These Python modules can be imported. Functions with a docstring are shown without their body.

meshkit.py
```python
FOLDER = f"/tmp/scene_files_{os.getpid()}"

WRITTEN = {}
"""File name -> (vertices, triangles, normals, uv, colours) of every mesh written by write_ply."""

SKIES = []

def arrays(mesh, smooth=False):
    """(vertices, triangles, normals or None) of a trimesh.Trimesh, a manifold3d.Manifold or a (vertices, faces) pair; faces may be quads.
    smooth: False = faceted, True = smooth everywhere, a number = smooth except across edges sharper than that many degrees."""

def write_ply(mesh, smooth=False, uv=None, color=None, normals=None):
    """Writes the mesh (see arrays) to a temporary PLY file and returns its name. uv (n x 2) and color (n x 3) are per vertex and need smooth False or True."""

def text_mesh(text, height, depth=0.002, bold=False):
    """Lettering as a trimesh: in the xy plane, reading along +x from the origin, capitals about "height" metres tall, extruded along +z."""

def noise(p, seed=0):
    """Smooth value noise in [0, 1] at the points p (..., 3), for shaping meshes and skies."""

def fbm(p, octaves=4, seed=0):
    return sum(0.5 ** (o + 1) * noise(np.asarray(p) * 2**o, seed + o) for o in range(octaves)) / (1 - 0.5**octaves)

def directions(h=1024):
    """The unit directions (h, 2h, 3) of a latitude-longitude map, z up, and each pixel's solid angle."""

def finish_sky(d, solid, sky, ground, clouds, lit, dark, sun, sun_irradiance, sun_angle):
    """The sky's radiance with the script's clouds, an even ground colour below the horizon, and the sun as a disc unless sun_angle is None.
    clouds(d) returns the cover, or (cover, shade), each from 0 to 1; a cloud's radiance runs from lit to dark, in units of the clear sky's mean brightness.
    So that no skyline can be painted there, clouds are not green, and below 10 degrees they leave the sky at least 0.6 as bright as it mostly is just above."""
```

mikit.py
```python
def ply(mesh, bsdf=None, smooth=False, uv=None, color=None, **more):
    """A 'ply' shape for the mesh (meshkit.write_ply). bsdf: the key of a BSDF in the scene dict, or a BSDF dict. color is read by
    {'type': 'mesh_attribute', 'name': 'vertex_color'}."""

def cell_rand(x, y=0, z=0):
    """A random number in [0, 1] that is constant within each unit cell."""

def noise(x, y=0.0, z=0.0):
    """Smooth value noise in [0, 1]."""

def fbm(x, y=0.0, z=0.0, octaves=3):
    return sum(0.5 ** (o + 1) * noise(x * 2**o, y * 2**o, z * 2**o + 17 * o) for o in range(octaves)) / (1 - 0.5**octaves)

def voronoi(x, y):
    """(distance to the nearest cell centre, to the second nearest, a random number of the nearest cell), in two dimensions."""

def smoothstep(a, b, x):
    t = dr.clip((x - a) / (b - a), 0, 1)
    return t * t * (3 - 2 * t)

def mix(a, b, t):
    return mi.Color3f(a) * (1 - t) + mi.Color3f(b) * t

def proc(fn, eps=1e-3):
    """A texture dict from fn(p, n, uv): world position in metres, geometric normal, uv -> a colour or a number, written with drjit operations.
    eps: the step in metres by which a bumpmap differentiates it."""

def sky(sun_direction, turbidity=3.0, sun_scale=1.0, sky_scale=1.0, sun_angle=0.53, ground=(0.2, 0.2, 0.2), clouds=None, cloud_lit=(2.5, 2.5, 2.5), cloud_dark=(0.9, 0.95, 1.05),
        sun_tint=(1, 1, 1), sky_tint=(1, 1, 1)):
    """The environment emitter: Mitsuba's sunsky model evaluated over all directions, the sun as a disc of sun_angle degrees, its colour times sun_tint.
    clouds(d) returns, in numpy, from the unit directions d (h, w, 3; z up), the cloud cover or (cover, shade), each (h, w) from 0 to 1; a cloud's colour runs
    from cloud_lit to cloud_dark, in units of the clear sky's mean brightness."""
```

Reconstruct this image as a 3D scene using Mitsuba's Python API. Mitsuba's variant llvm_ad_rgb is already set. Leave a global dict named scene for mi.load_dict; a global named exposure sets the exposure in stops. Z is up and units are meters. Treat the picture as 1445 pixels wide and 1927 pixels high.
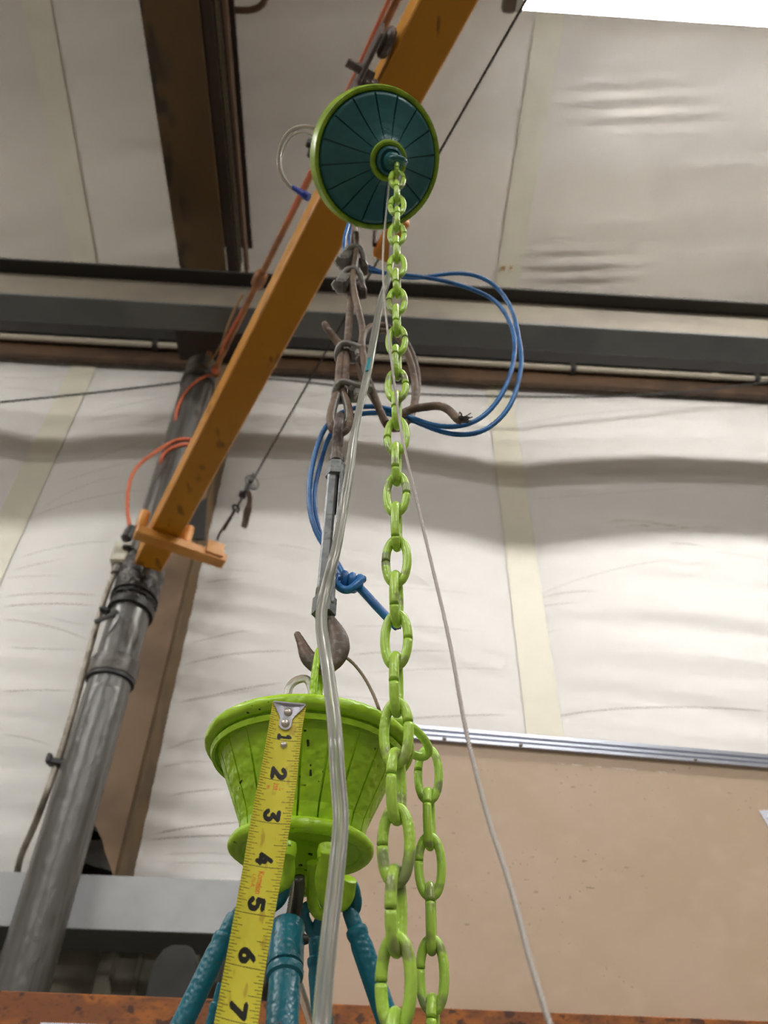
import math, random
import numpy as np, trimesh, manifold3d as m3
import drjit as dr, mitsuba as mi
import mikit, meshkit
from mikit import proc, fbm, noise, smoothstep, mix
from scipy.interpolate import CubicSpline
from shapely.geometry import Polygon
from shapely import affinity

T = mi.ScalarTransform4f
scene, labels = {}, {}
rng = random.Random(7)

# ------------------------------------------------------------------ camera, light, exposure
IW, IH, F, CZ = 1445, 1927, 1455.0, 1.55
YAW, PITCH, ROLL = 0.0380178, 0.7476983, 0.0250029
fwd = np.array([math.sin(YAW) * math.cos(PITCH), math.cos(YAW) * math.cos(PITCH), math.sin(PITCH)])
rgt = np.array([math.cos(YAW), -math.sin(YAW), 0.0])
upv = np.cross(rgt, fwd)
cr, sr = math.cos(ROLL), math.sin(ROLL)
rgt, upv = cr * rgt + sr * upv, -sr * rgt + cr * upv
CAM = np.array([0.0, 0.0, CZ])
scene['camera'] = {'type': 'thinlens', 'fov': math.degrees(2 * math.atan(IW / 2 / F)), 'fov_axis': 'x',
                   'aperture_radius': 0.0011, 'focus_distance': 0.50, 'near_clip': 0.02, 'far_clip': 60.0,
                   'to_world': T().look_at(origin=CAM.tolist(), target=(CAM + fwd).tolist(), up=upv.tolist())}
exposure = 0.28
LAMP = 24.0          # radiance of the tube lamps' lenses


def ray(px, py):
    return fwd + rgt * (px - IW / 2) / F + upv * (IH / 2 - py) / F


def onY(px, py, y):
    d = ray(px, py); return CAM + d * (y / d[1])


def onZ(px, py, z):                      # z above the camera
    d = ray(px, py); return CAM + d * (z / d[2])


def onD(px, py, depth):                  # depth along the optical axis
    return CAM + ray(px, py) * depth


# ------------------------------------------------------------------ bookkeeping
def key_for(name):
    if name not in scene and name not in labels:
        return name
    i = 1
    while f'{name}_{i:03d}' in scene or f'{name}_{i:03d}' in labels:
        i += 1
    return f'{name}_{i:03d}'


def thing(name, label, cat, group=None):
    k = key_for(name)
    labels[k] = {'label': label, 'category': cat}
    if group:
        labels[k]['group'] = group
    return k


def put(key, mesh, bsdf, smooth=35, label=None, **kw):
    scene[key] = mikit.ply(mesh, bsdf, smooth=smooth, **kw)
    if label:
        labels[key] = {**labels.get(key, {}), 'label': label}
    return key


def part(parent, name, mesh, bsdf, smooth=35, label=None, **kw):
    return put(key_for(parent + '__' + name), mesh, bsdf, smooth, label, **kw)


def single(name, label, cat, mesh, bsdf, smooth=35, group=None, **kw):
    k = thing(name, label, cat, group)
    put(k, mesh, bsdf, smooth, **kw)
    return k


def struct(name, mesh, bsdf, smooth=False, label=None, **kw):
    put(name, mesh, bsdf, smooth, **kw)
    labels[name] = {'kind': 'structure'}
    if label:
        labels[name]['label'] = label
    return name


# ------------------------------------------------------------------ mesh helpers
cat = trimesh.util.concatenate


def frame(z, xhint=(1, 0, 0)):
    z = np.asarray(z, float) / np.linalg.norm(z)
    x = np.asarray(xhint, float); x = x - z * (x @ z)
    if np.linalg.norm(x) < 1e-6:
        x = np.cross(z, [0, 1, 0.1])
    x /= np.linalg.norm(x)
    return np.stack([x, np.cross(z, x), z], 1)


def place(mesh, R=None, t=(0, 0, 0)):
    m = mesh.copy()
    M = np.eye(4)
    if R is not None:
        M[:3, :3] = R
    M[:3, 3] = t
    m.apply_transform(M)
    return m


def box(c, s, R=None, ch=0.002):
    """box of full sizes s, edges chamfered by ch"""
    h = np.asarray(s, float) / 2; ch = min(ch, h.min() * 0.45)
    p = []
    for a in (-1, 1):
        for b in (-1, 1):
            for d in (-1, 1):
                q = np.array([a, b, d]) * h
                if ch <= 0:
                    p.append(q); continue
                for k in range(3):
                    o = q - np.array([a, b, d]) * ch
                    o[k] = q[k]; p.append(o)
    m = trimesh.Trimesh(np.array(p)).convex_hull
    return place(m, R, c)


def bx(x0, x1, y0, y1, z0, z1, ch=0.002):
    return box(((x0 + x1) / 2, (y0 + y1) / 2, (z0 + z1) / 2), (x1 - x0, y1 - y0, z1 - z0), None, ch)


def spline(pts, n=None, step=None):
    p = np.asarray(pts, float)
    s = np.r_[0, np.cumsum(np.linalg.norm(np.diff(p, axis=0), axis=1) ** 0.6)]
    cs = CubicSpline(s, p)
    if n is None:
        n = max(8, int(np.linalg.norm(np.diff(p, axis=0), axis=1).sum() / (step or 0.006)) + 1)
    return cs(np.linspace(0, s[-1], n))


def frames(p, closed=False):
    t = (np.roll(p, -1, 0) - np.roll(p, 1, 0)) if closed else np.gradient(p, axis=0)
    t /= np.linalg.norm(t, axis=1, keepdims=True) + 1e-15
    a = np.cross(t[0], [0.31, 0.2, 0.93]); a /= np.linalg.norm(a)
    A = [a]
    for i in range(1, len(p)):
        a = A[-1] - t[i] * (A[-1] @ t[i]); a /= np.linalg.norm(a); A.append(a)
    A = np.array(A)
    return t, A, np.cross(t, A)


def tube(p, r, n=10, closed=False, ax=None, sx=1.0, sy=1.0):
    """round (or elliptical, along ax) tube through the points p, capped"""
    p = np.asarray(p, float); r = np.broadcast_to(np.asarray(r, float), (len(p),))
    t, A, B = frames(p, closed)
    if ax is not None:
        A = np.broadcast_to(np.asarray(ax, float), p.shape); A = A - t * (A * t).sum(1, keepdims=True)
        A = A / np.linalg.norm(A, axis=1, keepdims=True); B = np.cross(t, A)
    g = np.arange(n) * 2 * np.pi / n
    v = p[:, None] + r[:, None, None] * (sx * np.cos(g)[None, :, None] * A[:, None] + sy * np.sin(g)[None, :, None] * B[:, None])
    L = len(p); V = v.reshape(-1, 3)
    i, j = np.meshgrid(np.arange(L if closed else L - 1), np.arange(n), indexing='ij')
    i2 = (i + 1) % L; j2 = (j + 1) % n
    q = np.stack([i * n + j, i * n + j2, i2 * n + j2, i2 * n + j], -1).reshape(-1, 4)
    f = np.vstack([q[:, [0, 1, 2]], q[:, [0, 2, 3]]])
    if not closed:
        V = np.vstack([V, p[0], p[-1]])
        k = np.arange(n); k2 = (k + 1) % n
        f = np.vstack([f, np.stack([k2, k, k * 0 + L * n], 1), np.stack([(L - 1) * n + k, (L - 1) * n + k2, k * 0 + L * n + 1], 1)])
    return trimesh.Trimesh(V, f, process=False)


def rod(a, b, r, n=16):
    a, b = np.asarray(a, float), np.asarray(b, float)
    return tube(np.linspace(a, b, 2), r, n)


def seg(a, b, r0, r1, n=24):
    """straight tapered cylinder"""
    return tube(np.array([a, b], float), [r0, r1], n)


def lathe(profile, n=48, R=None, t=(0, 0, 0), fn=None):
    """profile (r, z) turned about z; fn(v) may displace the vertices"""
    p = np.asarray(profile, float)
    g = np.asarray(n, float) if np.ndim(n) else np.arange(n) * 2 * np.pi / n
    n = len(g)
    v = np.stack([p[:, None, 0] * np.cos(g), p[:, None, 0] * np.sin(g), p[:, None, 1] + 0 * g], -1)
    if fn is not None:
        v = fn(v, g)
    L = len(p)
    i, j = np.meshgrid(np.arange(L - 1), np.arange(n), indexing='ij')
    j2 = (j + 1) % n
    q = np.stack([i * n + j, i * n + j2, (i + 1) * n + j2, (i + 1) * n + j], -1).reshape(-1, 4)
    f = np.vstack([q[:, [0, 1, 2]], q[:, [0, 2, 3]]])
    m = trimesh.Trimesh(v.reshape(-1, 3), f, process=False)
    return place(m, R, t)


def torus(R0, r, n=48, k=12, ry=1.0):
    g = np.arange(n) * 2 * np.pi / n
    return tube(np.stack([R0 * np.cos(g), R0 * ry * np.sin(g), 0 * g], 1), r, k, closed=True)


def prism(poly, h, R=None, t=(0, 0, 0)):
    """polygon in xy extruded from -h/2 to h/2 along z"""
    m = trimesh.creation.extrude_polygon(poly if isinstance(poly, Polygon) else Polygon(poly), h, engine='earcut')
    m.apply_translation([0, 0, -h / 2])
    return place(m, R, t)


def grid(x, y, fn):
    """surface over a grid: fn(X, Y) -> points"""
    X, Y = np.meshgrid(x, y, indexing='ij')
    v = fn(X, Y).reshape(-1, 3)
    a, b = len(x), len(y)
    i, j = np.meshgrid(np.arange(a - 1), np.arange(b - 1), indexing='ij')
    q = np.stack([i * b + j, (i + 1) * b + j, (i + 1) * b + j + 1, i * b + j + 1], -1).reshape(-1, 4)
    return trimesh.Trimesh(v, np.vstack([q[:, [0, 1, 2]], q[:, [0, 2, 3]]]), process=False)


def groove_angles(count, phase, hw, lip, extra):
    """angles that resolve count grooves of half width hw (floor) .. hw + lip (top)"""
    out = []
    for i in range(count):
        c = phase + i * 2 * np.pi / count
        out += [c + o for o in (-hw - lip * 1.6, -hw - lip, -hw, 0.0, hw, hw + lip, hw + lip * 1.6)]
        gap = 2 * np.pi / count - 2 * (hw + lip * 1.6)
        out += [c + hw + lip * 1.6 + gap * j / (extra + 1) for j in range(1, extra + 1)]
    return np.sort(np.mod(out, 2 * np.pi))


def nutshape(r, h, R=None, t=(0, 0, 0)):
    g = np.arange(6) * np.pi / 3
    return prism(np.stack([r * np.cos(g), r * np.sin(g)], 1), h, R, t)


# ------------------------------------------------------------------ materials
def lin(r, g, b):
    c = np.array([r, g, b]) / 255.0
    return np.where(c <= 0.04045, c / 12.92, ((c + 0.055) / 1.055) ** 2.4).tolist()


def mat(name, color, rough=0.5, metal=0.0, bump=None, bscale=1.0, eps=0.0005, two=True, **kw):
    d = {'type': 'principled', 'base_color': proc(color) if callable(color) else {'type': 'rgb', 'value': list(color)},
         'roughness': proc(rough) if callable(rough) else rough, 'metallic': metal, **kw}
    if bump is not None:
        d = {'type': 'bumpmap', 'arbitrary': proc(bump, eps), 'scale': bscale, 'nested': d}
    scene[name] = {'type': 'twosided', 'nested': d} if two else d
    return name


def spotted(base, dark, freq, lo, hi, second=None, f2=None):
    def fn(p, n, uv):
        t = smoothstep(lo, hi, fbm(p.x * freq, p.y * freq, p.z * freq, 4))
        c = mix(base, dark, t)
        if second is not None:
            c = mix(c, second, smoothstep(0.55, 0.75, fbm(p.x * f2 + 9, p.y * f2, p.z * f2 + 5, 3)))
        return c
    return fn


LIME, LIMEG = lin(170, 210, 46), lin(124, 126, 84)


def lime_fn(p, n, uv):
    c = mix(LIME, lin(156, 198, 40), fbm(p.x * 90, p.y * 90, p.z * 90, 3))
    chips = smoothstep(0.80, 0.83, noise(p.x * 420 + 3, p.y * 420, p.z * 420)) * smoothstep(0.58, 0.70, noise(p.x * 60, p.y * 60 + 7, p.z * 60))
    return mix(c, lin(40, 48, 22), chips)


def chain_fn(p, n, uv):
    c = mix(lin(176, 212, 78), lin(166, 202, 80), noise(p.x * 60, p.y * 60, p.z * 60))
    g = smoothstep(0.56, 0.72, fbm(p.x * 75 + 3, p.y * 75, p.z * 75, 3))
    c = mix(c, LIMEG, g * 0.75)
    return mix(c, lin(112, 108, 92), smoothstep(0.70, 0.80, fbm(p.x * 50, p.y * 50 + 11, p.z * 50, 2)) * 0.7)


def dents(p, n, uv):
    return fbm(p.x * 220, p.y * 220, p.z * 220, 2) * 0.0012 + noise(p.x * 700, p.y * 700, p.z * 700) * 0.00012


def orange_peel(p, n, uv):
    return noise(p.x * 650, p.y * 650, p.z * 650) * 0.00025


mat('m_lime', lime_fn, 0.28, bump=dents, specular=0.5)
mat('m_chain', chain_fn, 0.25, bump=orange_peel, bscale=0.8)
mat('m_seam', lin(40, 46, 24), 0.7)


def teal_fn(p, n, uv):
    c = mix(lin(18, 104, 122), lin(10, 88, 106), fbm(p.x * 120, p.y * 120, p.z * 120, 3))
    w = smoothstep(0.75, 0.79, fbm(p.x * 240, p.y * 240, p.z * 240 + 4, 3))
    return mix(c, lin(92, 78, 70), w)


mat('m_teal', teal_fn, 0.32, bump=orange_peel, bscale=1.2)


FLECK = [float(v) for v in onD(769, 249, 0.885)]


def plate_fn(p, n, uv):
    c = mix(lin(44, 104, 106), lin(32, 90, 94), fbm(p.x * 150, p.y * 150, p.z * 150, 3))
    q = FLECK
    d = dr.sqrt(dr.square(p.x - q[0]) + dr.square(p.y - q[1]) + dr.square(p.z - q[2])) + 0.004 * (noise(p.x * 400, p.y * 400, p.z * 400) - 0.5)
    return mix(c, lin(110, 130, 40), smoothstep(0.0045, 0.0025, d) * 0.7)


mat('m_plate', plate_fn, 0.3, bump=orange_peel)
mat('m_groove', lin(14, 46, 48), 0.6)
mat('m_plate_lime', spotted(lin(146, 178, 40), lin(120, 150, 30), 100, 0.4, 0.7), 0.3)


def rust_fn(a, b, c, fr):
    def fn(p, n, uv):
        t = fbm(p.x * fr, p.y * fr, p.z * fr, 4)
        u = fbm(p.x * fr * 4 + 3, p.y * fr * 4, p.z * fr * 4, 3)
        return mix(mix(a, b, smoothstep(0.35, 0.65, t)), c, smoothstep(0.55, 0.75, u) * 0.6)
    return fn


def grit(p, n, uv):
    return fbm(p.x * 500, p.y * 500, p.z * 500, 3) * 0.0004


mat('m_rope', rust_fn(lin(124, 102, 84), lin(98, 78, 64), lin(140, 132, 124), 60), 0.6, 0.1, bump=grit)
mat('m_rope_fray', lin(62, 58, 54), 0.7)
mat('m_galv', rust_fn(lin(142, 144, 146), lin(118, 120, 122), lin(92, 90, 86), 90), 0.42, 0.55, bump=grit)
mat('m_clip', rust_fn(lin(150, 148, 142), lin(126, 122, 116), lin(104, 94, 84), 80), 0.42, 0.4, bump=grit)
mat('m_bolt_rust', rust_fn(lin(104, 92, 86), lin(84, 72, 66), lin(120, 112, 108), 90), 0.45, 0.4, bump=grit)
mat('m_hook', rust_fn(lin(108, 86, 74), lin(88, 76, 70), lin(126, 120, 116), 70), 0.42, 0.25, bump=grit)
mat('m_blue', spotted(lin(44, 112, 178), lin(30, 90, 150), 80, 0.45, 0.7), 0.35)
mat('m_nut_blue', lin(28, 52, 150), 0.4)
mat('m_steelwire', lin(196, 188, 182), 0.4, 0.4)
mat('m_strand', lin(150, 148, 140), 0.35, 0.5)
scene['m_cord'] = {'type': 'principled', 'base_color': {'type': 'rgb', 'value': lin(238, 237, 228)}, 'roughness': 0.15, 'spec_trans': 0.75, 'eta': 1.35}
mat('m_cordtip', lin(30, 130, 146), 0.35)
mat('m_brownwire', lin(110, 92, 70), 0.5, 0.3)
mat('m_orange_cord', lin(190, 94, 56), 0.55)
mat('m_twine', lin(150, 120, 78), 0.8)
mat('m_black', lin(34, 32, 30), 0.5)
mat('m_blackwire', lin(34, 28, 26), 0.6)
mat('m_rag', spotted(lin(132, 118, 106), lin(104, 90, 80), 60, 0.4, 0.6), 0.9)


def boom_fn(p, n, uv):
    c = mix(lin(196, 132, 16), lin(178, 114, 10), fbm(p.x * 9, p.y * 9, p.z * 9, 4))
    s = smoothstep(0.64, 0.70, fbm(p.x * 30 + 4, p.y * 12, p.z * 30, 3))
    return mix(c, lin(120, 72, 16), s * 0.7)


mat('m_boom', boom_fn, 0.38, bump=lambda p, n, uv: fbm(p.x * 60, p.y * 60, p.z * 60, 2) * 0.0006)
mat('m_bracket', spotted(lin(214, 150, 74), lin(196, 128, 44), 20, 0.35, 0.7), 0.4)
mat('m_tie', spotted(lin(150, 92, 40), lin(112, 66, 30), 24, 0.35, 0.7), 0.5)


def mast_fn(p, n, uv):
    a = dr.atan2(p.y - 1.95, p.x + 0.68)
    st = fbm(a * 2.2 + 5, p.z * 2.2, 0, 4)
    c = mix(lin(96, 94, 91), lin(78, 74, 68), smoothstep(0.40, 0.66, st))
    c = mix(c, lin(72, 66, 58), smoothstep(0.60, 0.72, fbm(p.x * 22, p.y * 22, p.z * 9, 4)) * 0.8)
    return mix(c, lin(106, 105, 104), smoothstep(0.60, 0.74, fbm(a * 3, p.z * 4 + 8, 2, 3)) * 0.5)


mat('m_mast', mast_fn, 0.3, 0.25, bump=lambda p, n, uv: fbm(p.x * 40, p.y * 40, p.z * 20, 3) * 0.0022)
mat('m_grease', spotted(lin(92, 86, 78), lin(38, 34, 30), 45, 0.35, 0.6), 0.35, 0.1, bump=lambda p, n, uv: fbm(p.x * 70, p.y * 70, p.z * 70, 3) * 0.008)
mat('m_mastdark', spotted(lin(98, 94, 88), lin(70, 64, 58), 25, 0.4, 0.65), 0.4, 0.2)
mat('m_pipe', spotted(lin(158, 150, 136), lin(120, 108, 94), 30, 0.4, 0.7), 0.4, 0.3)
mat('m_cream', spotted(lin(200, 196, 180), lin(170, 160, 140), 40, 0.45, 0.7), 0.6)
mat('m_column', spotted(lin(126, 102, 78), lin(106, 84, 64), 6, 0.4, 0.7), 0.5)
mat('m_columndark', spotted(lin(86, 64, 30), lin(70, 52, 24), 8, 0.4, 0.7), 0.6)


def rafter_fn(p, n, uv):
    c = mix(lin(90, 68, 30), lin(70, 50, 22), fbm(p.x * 5, p.y * 5, p.z * 5, 3))
    e = smoothstep(0.12, 0.0, p.x + 0.845) * smoothstep(0.48, 0.62, fbm(p.x * 14, p.y * 8, p.z * 9, 3))
    return mix(c, lin(40, 32, 24), e * 0.85)


mat('m_rafter', rafter_fn, 0.6)
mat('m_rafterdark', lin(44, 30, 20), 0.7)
mat('m_palesliver', lin(124, 118, 92), 0.5)
mat('m_beam', spotted(lin(120, 112, 98), lin(104, 96, 86), 4, 0.4, 0.7), 0.45)
mat('m_beamshade', spotted(lin(84, 86, 83), lin(72, 74, 72), 4, 0.4, 0.7), 0.5)
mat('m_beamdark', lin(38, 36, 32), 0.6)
mat('m_gapshade', lin(28, 26, 23), 0.7)  # near-black, the shade of the eave gap as a colour
mat('m_angle', spotted(lin(84, 60, 38), lin(62, 44, 28), 6, 0.4, 0.7), 0.6)
mat('m_conduit', lin(186, 178, 160), 0.4, 0.2)
mat('m_girt', spotted(lin(176, 178, 180), lin(166, 168, 170), 8, 0.4, 0.7), 0.35)
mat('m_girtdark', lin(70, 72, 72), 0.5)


def siding_fn(p, n, uv):
    return mix(lin(136, 132, 116), lin(90, 88, 78), smoothstep(0.35, 0.65, fbm(p.x * 5, 1.0, p.z * 4, 3)))


mat('m_scrap', lin(168, 140, 96), 0.5)
mat('m_siding', siding_fn, 0.55)
mat('m_dark', spotted(lin(44, 44, 40), lin(30, 30, 28), 8, 0.4, 0.7), 0.6)


def board_fn(p, n, uv):
    c = mix(lin(196, 170, 148), lin(190, 166, 140), smoothstep(0.3, 0.7, fbm(p.x * 7, p.y * 7, p.z * 7, 4)))
    c = mix(c, lin(202, 178, 156), smoothstep(0.5, 0.8, fbm(p.x * 30, p.y * 30, p.z * 34, 3)) * 0.35)
    sp = smoothstep(0.90, 0.95, noise(p.x * 160, 3.0, p.z * 160)) * smoothstep(0.5, 0.7, noise(p.x * 12, 1.0, p.z * 12))
    c = mix(c, lin(120, 98, 80), sp * 0.5)
    lz = 2.2027 - 0.006 * (p.x - 0.12)
    ln = smoothstep(0.0013, 0.0007, dr.abs(p.z - lz + 0.001 * noise(p.x * 40, 0, 0))) * smoothstep(0.38, 0.42, p.x) * smoothstep(0.70, 0.60, p.x) * smoothstep(0.35, 0.55, noise(p.x * 70, 2, 0))
    return mix(c, lin(226, 216, 204), ln * 0.9)


mat('m_board', board_fn, 0.55)
mat('m_alu', lin(205, 210, 222), 0.25, 0.6)
mat('m_screw', lin(150, 146, 140), 0.35, 0.7)
mat('m_paper', lin(222, 224, 236), 0.6)
mat('m_ink', lin(70, 70, 96), 0.6)


def rack_fn(p, n, uv):
    t = fbm(p.x * 20, p.y * 20, p.z * 30, 4)
    c = mix(lin(162, 94, 36), lin(126, 72, 36), smoothstep(0.38, 0.62, t))
    d = smoothstep(0.58, 0.70, fbm(p.x * 60 + 4, p.y * 60, p.z * 70, 4))
    d2 = smoothstep(0.55, 0.7, fbm(p.x * 180 + 2, p.y * 180, p.z * 200, 3))
    return mix(mix(c, lin(92, 54, 34), d2 * 0.5), lin(66, 38, 28), d * 0.9)


mat('m_rack', rack_fn, 0.6)


def tape_fn(p, n, uv):
    c = mix(lin(228, 216, 74), lin(216, 204, 60), fbm(p.x * 150, p.y * 150, p.z * 150, 3))
    return mix(c, lin(168, 124, 40), smoothstep(0.62, 0.74, fbm(p.x * 320, p.y * 320, p.z * 90, 3)) * 0.5)


mat('m_tape', tape_fn, 0.2, clearcoat=0.6, clearcoat_gloss=0.9)
mat('m_tapeink', lin(34, 32, 26), 0.35)
mat('m_tapetick', lin(78, 66, 22), 0.4)
mat('m_tapered', lin(222, 84, 34), 0.4)
mat('m_tapesteel', lin(206, 204, 214), 0.25, 0.6)
mat('m_rivet', lin(196, 186, 176), 0.3, 0.7)
mat('m_concrete', spotted(lin(112, 108, 102), lin(92, 88, 84), 1.5, 0.4, 0.7), 0.5)
mat('m_farwall', lin(176, 172, 164), 0.7)
mat('m_lamphouse', lin(190, 188, 182), 0.5)
mat('m_socket', lin(96, 84, 70), 0.5)

# wall and ceiling insulation: white facing with creases; the creases hold dirt
Wy = 2.35
CREASES = []


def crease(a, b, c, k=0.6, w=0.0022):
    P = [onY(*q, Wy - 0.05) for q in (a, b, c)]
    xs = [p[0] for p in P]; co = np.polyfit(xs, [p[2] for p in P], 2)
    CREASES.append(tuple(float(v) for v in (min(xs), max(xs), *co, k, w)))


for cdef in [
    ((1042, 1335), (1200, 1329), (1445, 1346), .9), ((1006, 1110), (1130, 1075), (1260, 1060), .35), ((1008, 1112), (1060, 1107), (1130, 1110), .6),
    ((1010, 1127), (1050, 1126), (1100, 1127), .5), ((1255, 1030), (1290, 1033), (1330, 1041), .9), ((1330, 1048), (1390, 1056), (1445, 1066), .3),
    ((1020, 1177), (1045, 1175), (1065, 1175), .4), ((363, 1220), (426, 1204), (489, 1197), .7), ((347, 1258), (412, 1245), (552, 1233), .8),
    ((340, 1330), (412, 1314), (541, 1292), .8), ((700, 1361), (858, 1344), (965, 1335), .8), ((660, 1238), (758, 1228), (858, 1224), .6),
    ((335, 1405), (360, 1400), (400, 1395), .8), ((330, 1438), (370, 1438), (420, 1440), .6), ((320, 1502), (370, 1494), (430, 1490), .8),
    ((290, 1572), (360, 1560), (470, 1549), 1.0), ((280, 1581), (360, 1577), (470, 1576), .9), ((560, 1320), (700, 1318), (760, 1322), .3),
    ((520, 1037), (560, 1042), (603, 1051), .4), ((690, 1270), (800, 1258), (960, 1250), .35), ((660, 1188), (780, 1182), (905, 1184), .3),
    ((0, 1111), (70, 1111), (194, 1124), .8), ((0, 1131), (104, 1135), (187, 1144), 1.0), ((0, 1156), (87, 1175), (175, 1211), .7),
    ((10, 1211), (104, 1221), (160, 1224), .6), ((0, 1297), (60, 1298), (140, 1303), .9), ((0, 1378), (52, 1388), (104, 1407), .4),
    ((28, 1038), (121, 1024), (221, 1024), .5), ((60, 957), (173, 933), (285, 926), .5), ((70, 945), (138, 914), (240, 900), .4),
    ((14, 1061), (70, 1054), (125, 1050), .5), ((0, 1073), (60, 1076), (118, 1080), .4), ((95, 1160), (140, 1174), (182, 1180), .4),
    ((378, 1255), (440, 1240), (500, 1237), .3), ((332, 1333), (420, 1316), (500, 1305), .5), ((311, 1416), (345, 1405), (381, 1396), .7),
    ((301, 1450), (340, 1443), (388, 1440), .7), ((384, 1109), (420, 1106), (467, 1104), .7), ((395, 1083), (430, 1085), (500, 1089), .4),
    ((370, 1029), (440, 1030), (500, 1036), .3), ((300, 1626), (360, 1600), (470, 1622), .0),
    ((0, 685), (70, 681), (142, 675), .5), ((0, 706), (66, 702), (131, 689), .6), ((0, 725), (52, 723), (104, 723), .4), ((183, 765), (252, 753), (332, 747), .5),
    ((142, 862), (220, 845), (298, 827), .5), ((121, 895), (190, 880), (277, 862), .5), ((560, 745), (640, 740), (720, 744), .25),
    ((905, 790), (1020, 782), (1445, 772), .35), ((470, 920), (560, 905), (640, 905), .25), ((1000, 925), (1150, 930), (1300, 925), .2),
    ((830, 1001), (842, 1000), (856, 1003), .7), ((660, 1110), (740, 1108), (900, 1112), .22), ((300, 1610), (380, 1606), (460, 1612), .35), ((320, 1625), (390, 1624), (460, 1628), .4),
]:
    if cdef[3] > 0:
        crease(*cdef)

SEAMS = (-1.382, 0.64)      # centres of the taped seams; the same on wall and roof
SEAMW = 0.062


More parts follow.
